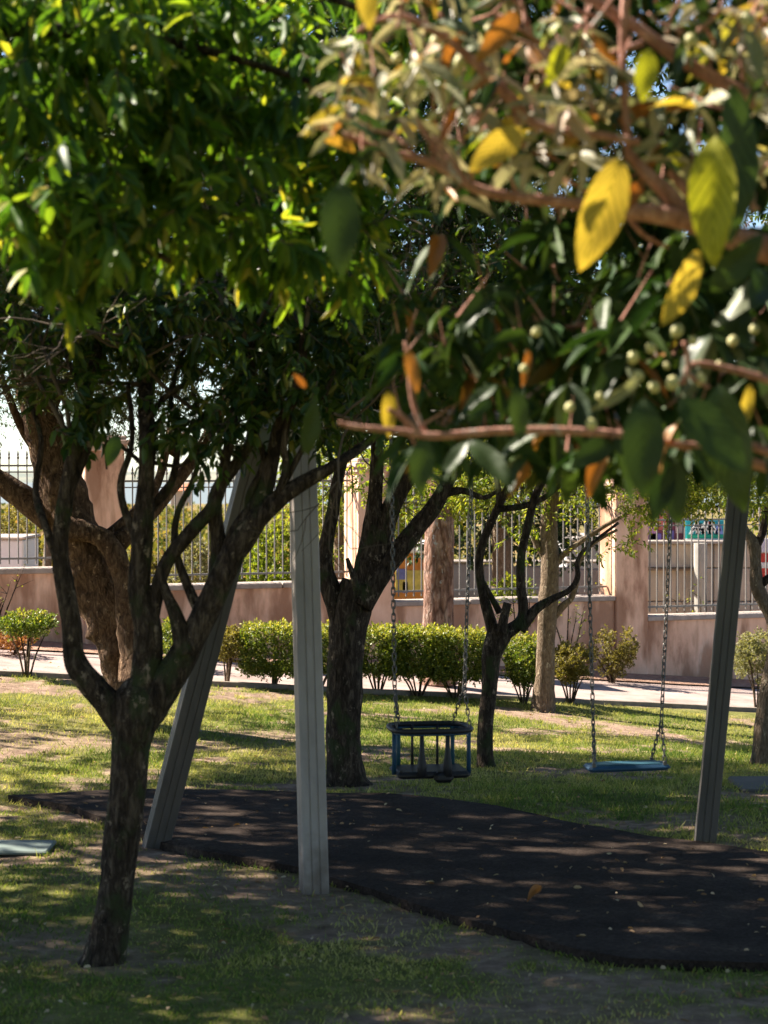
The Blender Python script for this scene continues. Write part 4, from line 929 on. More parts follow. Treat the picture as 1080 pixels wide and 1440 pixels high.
# ------------------------------------------------------------------ swing frame
def profile_leg(a, b, xhint, wx=.118, wy=.10):
    """extruded metal profile with grooves"""
    a, b = Vector(a), Vector(b); Z = (b - a).normalized(); X = (Vector(xhint) - Z * Vector(xhint).dot(Z)).normalized(); Yv = Z.cross(X)
    hx, hy = wx / 2, wy / 2; g = .004; gw = .0045; r = .004
    side = []
    def edge(p, q, groove):
        out = []
        for gpos in groove:
            for k, dd in ((-gw, 0), (-gw * .4, g), (gw * .4, g), (gw, 0)): out.append((gpos, k, dd))
        return out
    prof = []
    def add_side(c0, c1, nrm, L):
        n = len(c0)
        d = ((c1[0] - c0[0]) / L, (c1[1] - c0[1]) / L)
        prof.append((c0[0] + d[0] * r, c0[1] + d[1] * r))
        for gp in (.34, .66):
            for k, dd in ((-gw, 0), (-gw * .5, g), (gw * .5, g), (gw, 0)):
                s = gp * L + k; prof.append((c0[0] + d[0] * s - nrm[0] * dd, c0[1] + d[1] * s - nrm[1] * dd))
        prof.append((c1[0] - d[0] * r, c1[1] - d[1] * r))
    add_side((-hx, -hy), (hx, -hy), (0, -1), wx); add_side((hx, -hy), (hx, hy), (1, 0), wy); add_side((hx, hy), (-hx, hy), (0, 1), wx); add_side((-hx, hy), (-hx, -hy), (-1, 0), wy)
    n = len(prof); v = [tuple(p + X * x + Yv * y) for p in (a, b) for x, y in prof]
    f = [(i, (i + 1) % n, n + (i + 1) % n, n + i) for i in range(n)] + [tuple(range(n - 1, -1, -1)), tuple(range(n, 2 * n))]
    return v, f
fr = thing('swing_frame', on_ground(442, 1258), 'grey metal swing frame with slanted grooved legs on the rubber mat', 'swing frame')
def leg(pb, Yb, pt, Yt, hint, label=None, wx=.118, mt=None):
    g = on_ground(*pb); a = Vector((g.x, g.y, g.z)); b = at(*pt, Yt); d = (b - a).normalized(); a = a - d * .08
    v, f = profile_leg(a, b, hint, wx); o = link('leg', mesh('leg', v, f), mt or M['steel'], fr)
    if label: o['label'] = label
    return o
gl = on_ground(442, 1258); YB = 10.75
leg((442, 1256), 0, (424, 600), YB - .10, (1, .25, 0), 'light grey upright front leg', .124)
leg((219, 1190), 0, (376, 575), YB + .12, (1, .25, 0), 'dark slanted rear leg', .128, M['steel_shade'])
leg((991, 1188), 0, (1049, 590), 11.25, (1, -.1, 0), 'dark shaded right rear leg', .112, M['steel_shade'])
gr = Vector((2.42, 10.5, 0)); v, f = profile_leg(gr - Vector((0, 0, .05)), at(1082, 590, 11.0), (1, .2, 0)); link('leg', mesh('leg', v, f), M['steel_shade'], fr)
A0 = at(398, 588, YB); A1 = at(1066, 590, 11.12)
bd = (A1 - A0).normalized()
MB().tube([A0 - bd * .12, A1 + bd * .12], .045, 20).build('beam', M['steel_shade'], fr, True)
# end brackets: thick rounded plates
def bracket(c, wd, hd, lbl):
    X = Vector((1, .15, 0)).normalized(); Yv = Vector((0, 0, 1)).cross(X)
    pts = []
    for i in range(28):
        a = i / 28 * 2 * math.pi; x = math.copysign(abs(math.cos(a)) ** .6, math.cos(a)) * wd / 2; z = math.copysign(abs(math.sin(a)) ** .6, math.sin(a)) * hd / 2
        x += .25 * z * (1 if z < 0 else .4); pts.append((x, z))
    v = [tuple(c + X * x + Vector((0, 0, z)) + Yv * y) for y in (-.07, .07) for x, z in pts]; n = len(pts)
    f = [(i, (i + 1) % n, n + (i + 1) % n, n + i) for i in range(n)] + [tuple(range(n - 1, -1, -1)), tuple(range(n, 2 * n))]
    o = link('bracket', mesh('bracket', v, f), M['steel_dark'], fr)
    for (x, z) in ((-.05, .08), (.04, .08), (-.05, -.06)):
        q = c + X * x + Vector((0, 0, z)); b_ = MB().tube([q - Yv * .085, q - Yv * .06], .014, 8).build('bolt', M['chain'], None, True); b_.parent = o
bracket(at(386, 585, YB - .02), .22, .36, ''); bracket(at(1066, 580, 11.1), .2, .3, '')
MB().box(at(424, 632, YB - .1), (.13, .12, .03)).build('end_cap', M['black'], fr)

# chains
def link_mesh():
    P = []; Lk, Wk, r = .0125, .0078, .0032
    for i in range(12):
        a = i / 12 * 2 * math.pi; x = math.cos(a) * Wk; z = math.sin(a) * Wk + (Lk * .9 if math.sin(a) > 0.01 else (-Lk * .9 if math.sin(a) < -.01 else 0)); P.append((x, 0, z))
    v, f = tube_geo(P, r, 5, False, 0, 0, True); return mesh('chain_link', v, f, True)
LM = link_mesh(); LM.materials.append(M['chain'])
def chain(sw, a, b, s=1.0, pitch=.029):
    a, b = Vector(a), Vector(b); n = max(2, int(round((b - a).length / (pitch * s)))); d = (b - a).normalized(); q = d.to_track_quat('Z', 'Y')
    for i in range(n):
        o = link('chain_link', LM, None, sw)
        o.matrix_parent_inverse = Matrix.Identity(4); o.location = a.lerp(b, (i + .5) / n) - sw.location
        o.rotation_mode = 'QUATERNION'; from mathutils import Quaternion
        o.rotation_quaternion = q @ Quaternion((0, 0, 1), (math.pi / 2 if i % 2 else 0) + .35 + random.uniform(-.15, .15)); o.scale = (s, s, s)
def on_beam(px):
    for t in np.linspace(0, 1, 200):
        p = A0.lerp(A1, t)
        if 540 + F * p.x / p.y > px: return p
    return A1
def hanger(sw, p):
    MB().tube([p + Vector((0, 0, .052)), p + Vector((0, 0, -.075))], .012, 8).build('hanger', M['chain'], sw, True)
# flat swing
c = at(881, 1078, 10.95)
sf = thing('flat_swing', c, 'blue flat seat swing hanging on two chains at the right', 'swing')
X = Vector((1, .12, .015)).normalized(); Yv = Vector((-.12, 1, .0)).normalized(); Z = X.cross(Yv)
sb = MB().box(c, (.425, .17, .03), (X, Yv, Z), .012).build('seat', M['blue'], sf, False)
MB().box(c + Z * .017, (.34, .13, .008), (X, Yv, Z), .003).build('grip_pad', M['teal'], sf)
for px_t, px_j, sx in ((822, 834, -1), (946, 930, 1)):
    top = on_beam(px_t); j = at(px_j, 1012 if sx < 0 else 1015, 10.94)
    hanger(sf, top); chain(sf, top - Vector((0, 0, .07)), j, 1.15)
    for k in (-1, 1):
        e = c + X * (sx * .185 + (.0 if k < 0 else -.035 * sx)) + Yv * (k * .07) + Z * .03
        chain(sf, j, e, 1.0); MB().box(e - Z * .012, (.02, .014, .03), (X, Yv, Z), .003).build('eye_bolt', M['chain'], sf)
# bucket swing
c = at(604, 1086, 10.75)
bs = thing('bucket_swing', c, 'caged toddler bucket swing with blue bars hanging at the centre', 'swing')
X = Vector((1, .15, 0)).normalized(); Yv = Vector((-.15, 1, 0)).normalized(); Z = Vector((0, 0, 1))
def rring(cc, wx, wy, r, mat, name, bulge=0):
    P = []
    for i in range(28):
        a = i / 28 * 2 * math.pi; x = math.copysign(abs(math.cos(a)) ** .55, math.cos(a)) * wx / 2; y = math.copysign(abs(math.sin(a)) ** .55, math.sin(a)) * wy / 2
        P.append(cc + X * x + Yv * y)
    v, f = tube_geo(P, r, 10, False, 0, 0, True); return link(name, mesh(name, v, f, True), mat, bs)
top_c = at(604, 1023, 10.75)
rring(top_c, .40, .34, .014, M['black'], 'top_ring'); rring(top_c - Z * .017, .385, .33, .006, M['blue'], 'ring_trim')
sp_pts = []
MB().box(c + Z * .005, (.37, .30, .035), (X, Yv, Z), .014).build('seat', M['black'], bs)
MB().box(c + X * .045 - Yv * .15 - Z * .004, (.1, .05, .055), (X, Yv, Z), .018).build('seat_lip', M['black'], bs)
H = top_c.z - c.z
for sx in (-1, 1):
    for (ox, oy, m_) in ((.19, -.06, 'blue'), (.14, .12, 'teal'), (.175, .02, 'black')):
        if m_ == 'black': continue
        a = c + X * (sx * ox) + Yv * oy + Z * .0; b_ = top_c + X * (sx * ox) + Yv * oy - Z * .01
        MB().tube([a, a.lerp(b_, .5), b_], [.012, .011, .012], 10).build('bar', M[m_], bs, True)
for ox in (-.065, .065):
    a = c + X * ox - Yv * .155; b_ = top_c + X * (ox) - Yv * .155
    MB().tube([a, a.lerp(b_, .25), a.lerp(b_, .55), b_], [.026, .024, .013, .010], 10).build('front_strap', M['black'], bs, True)
    a = c + X * ox + Yv * .145; b_ = top_c + X * ox + Yv * .145
    MB().tube([a, b_], [.007, .007], 8).build('rear_strap', M['black'], bs, True)
for px_t, px_j, sx in ((548, 555, -1), (665, 653, 1)):
    top = on_beam(px_t); j = at(px_j, 965, 10.74); hanger(bs, top); chain(bs, top - Vector((0, 0, .07)), j, 1.15)
    for k in (-1, 1): chain(bs, j, top_c + X * (sx * (.185 if k < 0 else .14)) + Yv * (k * .11) + Z * .015, 1.0)

# ------------------------------------------------------------------ small things on the ground
g = on_ground(30, 1195)
bo = thing('pale_board', g, 'pale green board lying low on the grass at the left edge', 'board')
c = at(28, 1189, on_ground(30, 1200).y + .05)
MB().box((c.x - .05, c.y, c.z - .01), (.44, .34, .022), None, .008).build('board', M['pale_board'], bo)
MB().box((c.x - .1, c.y, (c.z + g.z) / 2 - .02), (.2, .2, max(.02, c.z - g.z - .02)), None, .01).build('foot', M['black'], bo)
g = on_ground(1066, 1108)
sb_ = MB().box((g.x, g.y, g.z + .01), (.30, .6, .05), None, .01).build('stone_slab', M['grey_slab']); tag(sb_, 'flat grey slab in the grass at the right edge, beyond the swing leg', 'slab')
# dry leaf on the mat
def curled_leaf(nL=10, nW=6, L=.1, Wd=.05, curl=.4):
    v = []; f = []
    for i in range(nL + 1):
        t = i / nL; wv = math.sin(math.pi * min(1, t * .96 + .02)) ** .8 * Wd / 2
        for j in range(nW + 1):
            s = j / nW * 2 - 1; v.append(((t - .5) * L, s * wv * (1 - .25 * curl), abs(s) ** 1.6 * Wd * .5 * curl + math.sin(t * 3) * .012 * curl + .004 * math.sin(7 * t + 3 * s)))
    for i in range(nL):
        for j in range(nW): k = i * (nW + 1) + j; f.append((k, k + 1, k + nW + 2, k + nW + 1))
    return v, f
v, f = curled_leaf(curl=1.4, L=.095, Wd=.06); me = mesh('fallen_leaf', v, f, True)
a = me.attributes.new('v', 'FLOAT', 'POINT'); a.data.foreach_set('value', [.35] * len(v))
g = on_ground(750, 1272, .035); lf_ = link('fallen_leaf', me, leaf_mat('rusty_leaf', [(0, (.36, .17, .085)), (1, (.36, .17, .085))], .3, .6, .3)); lf_.location = g + Vector((0, 0, .03)); lf_.rotation_euler = (.5, -.3, .8)
tag(lf_, 'curled rust brown fallen leaf lying on the rubber mat', 'leaf')
# litter
def litter():
    n = 2600; y = R.uniform(7.6, 21, n); x = R.uniform(-1, 1, n) * (.2 * y + .2)
    ins = in_poly(x, y, mat_poly); keep = R.random(n) < np.where(ins, .5, .6); x, y, ins = x[keep], y[keep], ins[keep]; n = len(x)
    base = np.stack([x, y, G(x, y) + np.where(ins, .04, .014)], 1); d = R.normal(0, 1, (n, 3)); d[:, 2] = R.normal(.0, .12, n)
    leaf_cloud('fallen_leaves', base, d, R.uniform(.012, .045, n), R.uniform(.008, .02, n), M['brown_leaf'], None, 'hex', val=R.random(n) ** .7)
litter()

# ------------------------------------------------------------------ near leafy branch, upper left
def big_leaf_mesh(name, nL=12, nW=6, arch=.25, fold=.18, wave=.02, width=.32, mat=None, twist=0, notch=0):
    v, f, uv = [], [], []
    for i in range(nL + 1):
        t = i / nL; wv = (math.sin(math.pi * t ** .85) ** .75) * width / 2 if 0 < t < 1 else .004
        z0 = -arch * t * t; tw = twist * t
        for j in range(nW + 1):
            s = j / nW * 2 - 1
            y = s * wv; z = abs(s) * wv * fold + wave * math.sin((t - abs(s) * .1) * 2 * math.pi * 5.5) * abs(s) * .5 + wave * .7 * math.sin(t * 9 + s * 2)
            y2, z2 = y * math.cos(tw) - z * math.sin(tw), y * math.sin(tw) + z * math.cos(tw)
            v.append((t, y2, z0 + z2)); uv.append((t, s))
    for i in range(nL):
        for j in range(nW): k = i * (nW + 1) + j; f.append((k, k + nW + 1, k + nW + 2, k + 1))
    me = mesh(name, v, f, True); ul = me.uv_layers.new(name='UVMap')
    for lp in me.loops: ul.data[lp.index].uv = uv[lp.vertex_index]
    if mat: me.materials.append(mat)
    return me
def put_leaf(tree, me, base, d, up, L, name='leaf', label=None, Wk=1.0):
    d = Vector(d).normalized(); s = Vector(up).cross(d)
    if s.length < 1e-4: s = Vector((1, 0, 0)).cross(d)
    s.normalize(); z = d.cross(s)
    o = bpy.data.objects.new(name, me); C.objects.link(o); o.parent = tree
    m = Matrix(((d.x, s.x * Wk, z.x, 0), (d.y, s.y * Wk, z.y, 0), (d.z, s.z * Wk, z.z, 0), (0, 0, 0, 1)))
    mm = Matrix.Translation(Vector(base) - tree.location) @ m @ Matrix.Diagonal((L, L, L, 1))
    o.matrix_basis = mm
    if label: o['label'] = label
    return o
tl = thing('overhanging_tree', trunk_ground(Vector((-1.75, 4.6, 0))), 'leafy tree whose blurred drooping green branches hang over the upper left', 'tree')
B = M['bark']
MB().tube(*catmull([(-1.75, 4.6, -.1), (-1.7, 4.62, 1.2), (-1.6, 4.7, 2.4), (-1.3, 4.8, 3.2), (-.9, 5.0, 3.9)], [.11, .09, .075, .055, .035], 5), 12, True, .12, 3).build('trunk', B, tl, True)
for i, (pts) in enumerate(([(-1.55, 4.7, 2.7), (-1.1, 5.0, 3.0), (-.6, 5.2, 3.05), (-.15, 5.3, 2.95)], [(-1.35, 4.8, 3.1), (-.9, 4.9, 3.15), (-.4, 5.1, 3.2), (.1, 5.4, 3.1)], [(-1.62, 4.7, 2.3), (-1.2, 5.0, 2.6), (-.8, 5.2, 2.62), (-.5, 5.25, 2.5)], [(-1.2, 4.9, 3.4), (-.7, 5.6, 3.5), (-.1, 6, 3.5)])):
    MB().tube(*catmull(pts, [.03, .022, .014, .007], 5), 8, True, .1, i).build('limb', B, tl, True)
nb_ = [pxblob(60, 130, 5.1, 420, 420, .5, 92), pxblob(250, 110, 5.3, 420, 360, .5, 92), pxblob(430, 160, 5.6, 300, 380, .5, 60), pxblob(90, 310, 5.0, 330, 190, .5, 50), pxblob(300, 300, 5.3, 360, 190, .5, 40), pxblob(440, 310, 5.6, 200, 220, .6, 26), pxblob(560, 60, 6.2, 300, 260, .8, 60)]
cc = blob_pts(nb_, (2.2, .40), 71)
base, d, LL, WW, a_, b_ = sprays(cc, 15, .088, .023, .12, .5)
stick_mesh('twigs', a_, b_, .003, M['twig'], tl)
scr = np.stack([540 + F * base[:, 0] / base[:, 1], 660 - F * (base[:, 2] - 2) / base[:, 1]], 1)
vis = (scr[:, 0] > -20) & (scr[:, 0] < 640) & (scr[:, 1] > -30) & (scr[:, 1] < 520)
order = np.argsort(base[:, 1] + (~vis) * 100)[:280]; single = np.zeros(len(base), bool); single[order] = True
rest = ~single
leaf_cloud('foliage', base[rest], d[rest], LL[rest], WW[rest], M['leaf_near'], tl, 'hex')
lm = [big_leaf_mesh('leaf', 7, 4, ar, .25, .01, .27, M['leaf_near_object'], tw) for ar, tw in ((.15, 0), (.3, .3), (.42, -.3))]
for i in order:
    put_leaf(tl, lm[i % 3], base[i], d[i], (R.normal(0, .5), R.normal(0, .5), 1), LL[i] * 1.05)
over = blob_pts([(-.8, 1.6, 4.4, 2.6, 1.8, .6, 420), (-3.4, 1.0, 3.4, 1.6, 3.6, 1.7, 800), (0, -3.0, 3.0, 3.6, 1.2, 2.0, 900)], (1.2, .3), 75)  # unseen masses above, beside and behind the camera, added to darken the foreground
base, d, LL, WW, a_, b_ = sprays(over, 10, .14, .07, .25, .3)
leaf_cloud('crown', base, d, LL, WW, M['leaf_near'], tl, 'hex')

# ------------------------------------------------------------------ loquat, upper right foreground
lq = thing('loquat_tree', trunk_ground(Vector((2.0, 3.6, 0))), 'foreground loquat branches with felted grey, yellow and orange leaves and small green fruit', 'tree')
B = M['bark_loquat']
MB().tube(*catmull([(2.0, 3.6, -.1), (1.95, 3.6, 1.0), (1.85, 3.6, 1.9), (1.6, 3.7, 2.6), (1.4, 3.8, 3.3)], [.1, .085, .07, .05, .03], 5), 12, True, .1, 3).build('trunk', M['bark'], lq, True)
YL = 3.9
def lbr(pts, dY=0, seed=0):
    return limb(lq, pts, YL + dY, B, 10, .10, seed, 'branch', 5)
lbr([(1420, 620, 60), (1250, 450, 48), (1130, 368, 42), (1060, 345, 38), (1010, 325, 32), (950, 305, 30), (880, 296, 24), (800, 285, 17), (720, 276, 16), (672, 266, 16), (640, 246, 14), (600, 226, 13), (545, 214, 12), (500, 196, 11), (450, 178, 8)], 0, 91)
lbr([(965, 305, 26), (940, 272, 24), (905, 240, 18), (885, 215, 12)], .02, 92)
lbr([(1000, 330, 16), (985, 290, 20), (960, 262, 16), (940, 240, 10)], .1, 93)
lbr([(900, 200, 12), (840, 190, 12), (775, 182, 12), (742, 168, 15), (728, 150, 18), (700, 120, 18), (665, 85, 14), (620, 50, 11), (560, 22, 9), (500, 45, 7)], -.05, 94)
lbr([(884, 225, 11), (880, 160, 11), (876, 90, 12), (878, 30, 13), (890, -40, 15), (960, -200, 20)], -.02, 95)
lbr([(1150, 190, 26), (1040, 130, 22), (960, 85, 20), (905, 45, 18), (850, 10, 16), (800, -20, 12)], .1, 96)
lbr([(1420, 760, 40), (1200, 700, 26), (1090, 660, 17), (1020, 642, 14), (950, 625, 12), (880, 612, 12), (800, 606, 13), (700, 606, 12), (610, 613, 12), (560, 606, 10), (500, 600, 8), (476, 594, 6)], .1, 97)
lbr([(592, 614, 10), (570, 590, 9), (545, 575, 6)], .1, 98)
lbr([(600, 612, 9), (582, 570, 8), (575, 520, 7), (570, 480, 5)], .12, 99)
lbr([(1090, 640, 15), (1040, 622, 12), (985, 626, 9), (950, 622, 6)], .0, 100)
lbr([(640, 246, 10), (610, 205, 9), (590, 175, 8), (570, 140, 6)], 0, 101)
lbr([(660, 262, 8), (640, 230, 7), (610, 190, 6)], -.08, 102)
lbr([(1090, 120, 14), (1010, 60, 12), (980, 0, 10), (970, -60, 8)], .15, 103)
lbr([(700, 120, 10), (680, 150, 8), (655, 180, 7), (650, 205, 5)], -.04, 104)
lbr([(1100, 540, 12), (1030, 520, 10), (975, 512, 8), (962, 540, 6)], .05, 105)
lbr([(962, 480, 7), (968, 510, 8), (960, 535, 7), (940, 545, 5)], .02, 106)
lbr([(962, 522, 6), (985, 538, 6), (998, 545, 5)], .02, 107)
lbr([(880, 300, 9), (905, 330, 7), (940, 348, 5)], .1, 108)
lbr([(1100, 330, 10), (1000, 400, 9), (900, 440, 8), (800, 460, 7), (700, 480, 6)], .5, 109)
lbr([(905, 60, 10), (800, 90, 8), (760, 60, 7), (700, 20, 6)], .05, 110)
rt = random.Random(9)
for i in range(46):
    x0, y0 = rt.uniform(520, 1090), rt.uniform(-20, 300); a = rt.uniform(-2.6, -.4); L_ = rt.uniform(50, 130); dY = rt.uniform(-.1, .3)
    pts = [(x0, y0, 7)]
    for k in range(3): a += rt.uniform(-.5, .5); pts.append((pts[-1][0] + math.cos(a) * L_ / 3, pts[-1][1] + math.sin(a) * L_ / 3, 6 - 1.3 * k, rt.uniform(-.03, .03)))
    limb(lq, pts, YL + dY, B, 6, .06, 300 + i, 'twig', 3)
LV = {k: [big_leaf_mesh('leaf', 14, 6, ar, fo, wv, wd, M[k], tw) for ar, fo, wv, wd, tw in ((.12, .25, .018, .34, .1), (.3, .35, .02, .30, .5), (.45, .5, .02, .26, -.5))] for k in ('lq_green', 'lq_grey', 'lq_yellow', 'lq_lime', 'lq_orange')}
def special(bx, by, tx, ty, mat, wk, dY=0, face=0, var=0, label=None):
    a = at(bx, by, YL + dY); b_ = at(tx, ty, YL + dY - .02); dd = b_ - a; L = dd.length
    up = Vector((math.sin(face), -math.cos(face), .15))
    return put_leaf(lq, LV[mat][var], a, dd, up, L, 'leaf', label, wk)
special(872, 222, 822, 380, 'lq_yellow', 1.15, -.35, .35, 0, 'large yellow hanging leaf with clear veins')
special(1005, 190, 1000, 372, 'lq_lime', 1.1, -.3, -.3, 0, 'large lime and dark hanging leaf')
special(982, 352, 940, 460, 'lq_yellow', 1.2, -.25, .8, 0, 'dull yellow curled hanging leaf')
special(735, 180, 668, 238, 'lq_yellow', 1.6, -.2, .5, 1, 'bright yellow folded leaf')
special(572, 490, 588, 550, 'lq_orange', .9, -.1, .2, 0, 'small orange hanging leaf')
special(912, 68, 905, 140, 'lq_lime', 1.3, -.2, .1, 0)
special(510, -30, 522, 38, 'lq_yellow', 1.3, -.2, .4, 0)
special(728, 15, 680, 85, 'lq_orange', 1.2, -.15, .5, 1)
special(795, 60, 772, 118, 'lq_lime', 1.2, -.15, .4, 0)
special(830, 45, 864, 88, 'lq_orange', .9, -.15, -.4, 1)
special(1056, 540, 1042, 612, 'lq_yellow', .8, .1, .3, 0)
special(905, 560, 905, 700, 'lq_green', 1.25, -.35, -.1, 0, 'broad dark green hanging leaf')
special(955, 560, 1055, 660, 'lq_green', 1.3, -.3, .3, 0)
special(1010, 540, 1040, 720, 'lq_green', 1.2, -.2, -.5, 0)
special(900, 530, 842, 580, 'lq_grey', .9, -.2, .6, 2)
special(478, 255, 480, 385, 'lq_green', 1.25, -.3, .0, 0, 'dull dark leaf hanging alone')
special(596, 615, 590, 695, 'lq_green', 1.3, .1, .0, 0)
special(942, 640, 920, 735, 'lq_green', 1.1, .15, .2, 0); special(945, 640, 952, 738, 'lq_green', 1.2, .15, -.2, 0)
special(905, 250, 870, 310, 'lq_orange', 1.0, -.1, .4, 1); special(1050, 40, 1075, 110, 'lq_grey', 1.0, -.1, .3, 0)
special(545, 550, 552, 610, 'lq_yellow', 1.2, .2, .3, 1); special(690, 560, 660, 590, 'lq_green', 1.2, .1, .3, 0)
special(1000, 410, 1075, 330, 'lq_green', 1.2, -.1, .3, 0); special(1030, 120, 1045, 340, 'lq_green', 1.0, -.15, .6, 0)
special(742, 490, 742, 540, 'lq_orange', .8, .15, .5, 1); special(725, 545, 735, 620, 'lq_green', 1.1, .1, .2, 0)
special(430, 640, 445, 560, 'lq_green', 1.0, .5, .3, 0); special(430, 545, 414, 526, 'lq_orange', 1.0, .3, .3, 0)
special(165, 612, 152, 655, 'lq_green', 1.4, 3.2, .3, 0)
rs_ = np.random.default_rng(5)
sites = [(500, 60, .1), (530, 120, 0), (560, 30, .1), (590, 90, -.1), (560, 165, .1), (620, 120, 0), (640, 50, -.05), (650, 150, .1), (690, 60, .1), (700, 110, -.1), (740, 60, 0), (760, 110, .1), (745, 215, .05), (790, 30, 0), (800, 150, -.1), (815, 215, 0),
         (840, 80, .1), (850, 140, .05), (930, 140, 0), (960, 60, .1), (980, 150, -.1), (1000, 30, 0), (1040, 80, .1), (1060, 160, 0), (1060, 230, .1), (930, 200, .1), (970, 230, .1), (770, 250, .1), (700, 180, .1), (1075, 20, 0)]
for (px, py, dy) in sites:
    c = at(px, py, YL + dy); nL_ = rs_.integers(5, 8); ph = rs_.random() * 6.28
    for i in range(nL_):
        a = ph + i * 2.4; dd = Vector((math.cos(a), math.sin(a) * .9, rs_.uniform(-1.0, .35)))
        kk = rs_.random(); mt = 'lq_grey' if kk < .66 else ('lq_green' if kk < .82 else ('lq_lime' if kk < .89 else ('lq_orange' if kk < .95 else 'lq_yellow')))
        put_leaf(lq, LV[mt][rs_.integers(0, 3)], c, dd, (rs_.normal(0, .6), rs_.normal(0, .6) - .4, 1), rs_.uniform(.065, .125), Wk=rs_.uniform(.65, 1.05))
dark = [(620, 330, .6), (700, 400, .6), (780, 450, .5), (850, 420, .4), (880, 500, .3), (640, 470, .6), (700, 540, .4), (800, 540, .3), (1000, 470, .2), (1050, 440, .3), (960, 590, .1), (1060, 600, .1), (780, 600, .3), (860, 620, .1), (660, 620, .2), (1070, 500, .2), (940, 400, .4), (740, 640, .4), (1075, 380, .2)]
for (px, py, dy) in dark:
    c = at(px, py, YL + dy); ph = rs_.random() * 6.28
    for i in range(4):
        a = ph + i * 1.7; dd = Vector((math.cos(a), math.sin(a) * .7, rs_.uniform(-1.3, -.2)))
        put_leaf(lq, LV['lq_green' if rs_.random() < .95 else 'lq_orange'][rs_.integers(0, 3)], c, dd, (rs_.normal(0, .6), rs_.normal(0, .6) - .5, 1), rs_.uniform(.09, .15), Wk=rs_.uniform(.95, 1.2))
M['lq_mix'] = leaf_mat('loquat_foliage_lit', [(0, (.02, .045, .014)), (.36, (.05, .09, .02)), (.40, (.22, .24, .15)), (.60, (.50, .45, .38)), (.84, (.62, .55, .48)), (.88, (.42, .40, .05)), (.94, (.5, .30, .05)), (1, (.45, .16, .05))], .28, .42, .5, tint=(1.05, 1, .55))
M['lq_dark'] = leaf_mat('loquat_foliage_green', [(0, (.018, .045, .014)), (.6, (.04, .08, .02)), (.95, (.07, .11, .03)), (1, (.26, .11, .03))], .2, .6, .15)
def rosettes(px0, px1, py0, py1, dy0, dy1, n, k, L, Wd, mat, droop, seed, thr=.4):
    r = np.random.default_rng(seed); px = r.uniform(px0, px1, n * 3); py = r.uniform(py0, py1, n * 3); kk = fbm(np.stack([px, py, px * 0], 1), .012, seed, 2) > thr
    px, py = px[kk][:n], py[kk][:n]; c = np.array([tuple(at(a, b_, YL + r.uniform(dy0, dy1))) for a, b_ in zip(px, py)]); n = len(c)
    idx = np.repeat(np.arange(n), k); ph = np.repeat(r.uniform(0, 6.28, n), k) + np.tile(np.arange(k) * 2.4, n)
    d = np.stack([np.cos(ph), np.sin(ph), r.uniform(-1.2, .4, n * k) - droop], 1)
    LL = L * r.uniform(.6, 1.15, n * k); b0 = c[idx] + r.normal(0, .012, (n * k, 3))
    leaf_cloud('foliage', b0, d, LL, LL * Wd * r.uniform(.8, 1.2, n * k), mat, lq, 'hex')
    # every rosette hangs on a short stalk
    stick_mesh('twigs', c, c + np.stack([r.normal(0, .05, n), r.normal(0, .05, n), r.uniform(.05, .14, n)], 1), .004, M['bark_loquat'], lq)
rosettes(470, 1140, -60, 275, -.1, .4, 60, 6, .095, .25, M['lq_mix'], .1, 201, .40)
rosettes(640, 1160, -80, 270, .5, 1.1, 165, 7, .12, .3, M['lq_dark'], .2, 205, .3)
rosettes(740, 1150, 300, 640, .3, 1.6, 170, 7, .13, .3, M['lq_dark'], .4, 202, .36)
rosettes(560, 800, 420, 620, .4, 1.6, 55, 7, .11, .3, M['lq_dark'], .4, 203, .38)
rosettes(560, 1120, 590, 640, .2, .9, 34, 6, .12, .3, M['lq_dark'], .5, 204, .3)
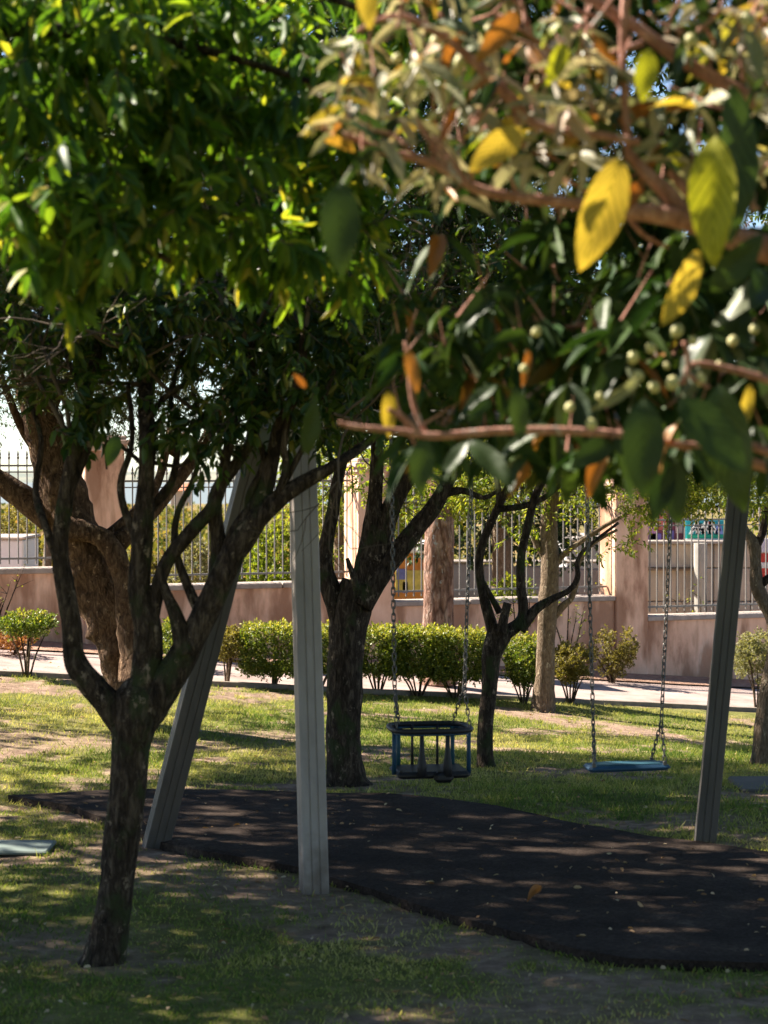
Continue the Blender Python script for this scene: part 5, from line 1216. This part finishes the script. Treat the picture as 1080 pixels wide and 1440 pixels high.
# fruit
def fruit_mesh():
    v, f = [], []; n = 9; prof = [(0, .001), (.12, .55), (.35, .9), (.6, .98), (.85, .75), (1.0, .35), (1.02, .12)]
    for t, r in prof:
        for k in range(n): a = k / n * 2 * math.pi; v.append((math.cos(a) * r * .5, math.sin(a) * r * .5, -t * 1.1))
    for i in range(len(prof) - 1):
        for k in range(n): f.append((i * n + k, i * n + (k + 1) % n, i * n + n + (k + 1) % n, i * n + n + k))
    f.append(tuple(range((len(prof) - 1) * n, len(prof) * n)))
    me = mesh('fruit', v, f, True); me.materials.append(M['fruit']); return me
FM = fruit_mesh()
fr_px = [(958, 468, 24), (975, 480, 16), (892, 504, 22), (912, 492, 20), (896, 530, 20), (915, 548, 22), (948, 540, 24), (985, 535, 22), (935, 515, 12), (1035, 482, 20), (1060, 465, 18), (1012, 515, 16), (805, 575, 18), (828, 598, 20), (842, 560, 16), (758, 468, 18), (740, 520, 16),
         (965, 62, 26), (1010, 70, 22), (1048, 30, 28), (690, 45, 20), (675, 185, 24), (640, 100, 22), (655, 90, 26), (612, 60, 22), (590, 130, 18), (530, 90, 18), (745, 130, 18), (780, 95, 16), (820, 115, 16), (850, 130, 18), (560, 85, 18), (1070, 140, 20), (905, 175, 16), (435, 185, 20), (612, 165, 16), (1025, 245, 14), (945, 170, 14)]
for px, py, s in fr_px:
    o = bpy.data.objects.new('fruit', FM); C.objects.link(o); o.parent = lq; Yq = YL + random.uniform(-.12, .1); o.location = at(px, py - s * .5, Yq) - lq.location
    o.scale = (s / F * Yq * .78,) * 3; o.rotation_euler = (random.uniform(-.6, .6), random.uniform(-.6, .6), 0)
over = blob_pts([(1.7, 1.6, 4.2, 1.6, 1.4, .6, 250), (4.2, 6.0, 3.8, 1.6, 4.2, 1.9, 1400), (3.4, .5, 3.0, 1.2, 3.0, 1.8, 500)], (1.2, .3), 76)  # unseen leaf masses added overhead and at the right to block skylight
base, d, LL, WW, a_, b_ = sprays(over, 8, .17, .06, .2, .3)
leaf_cloud('crown', base, d, LL, WW, M['leaf_near'], lq, 'hex')
print('tris', sum(sum(len(p.vertices) - 2 for p in m.polygons) for m in bpy.data.meshes if m.users))
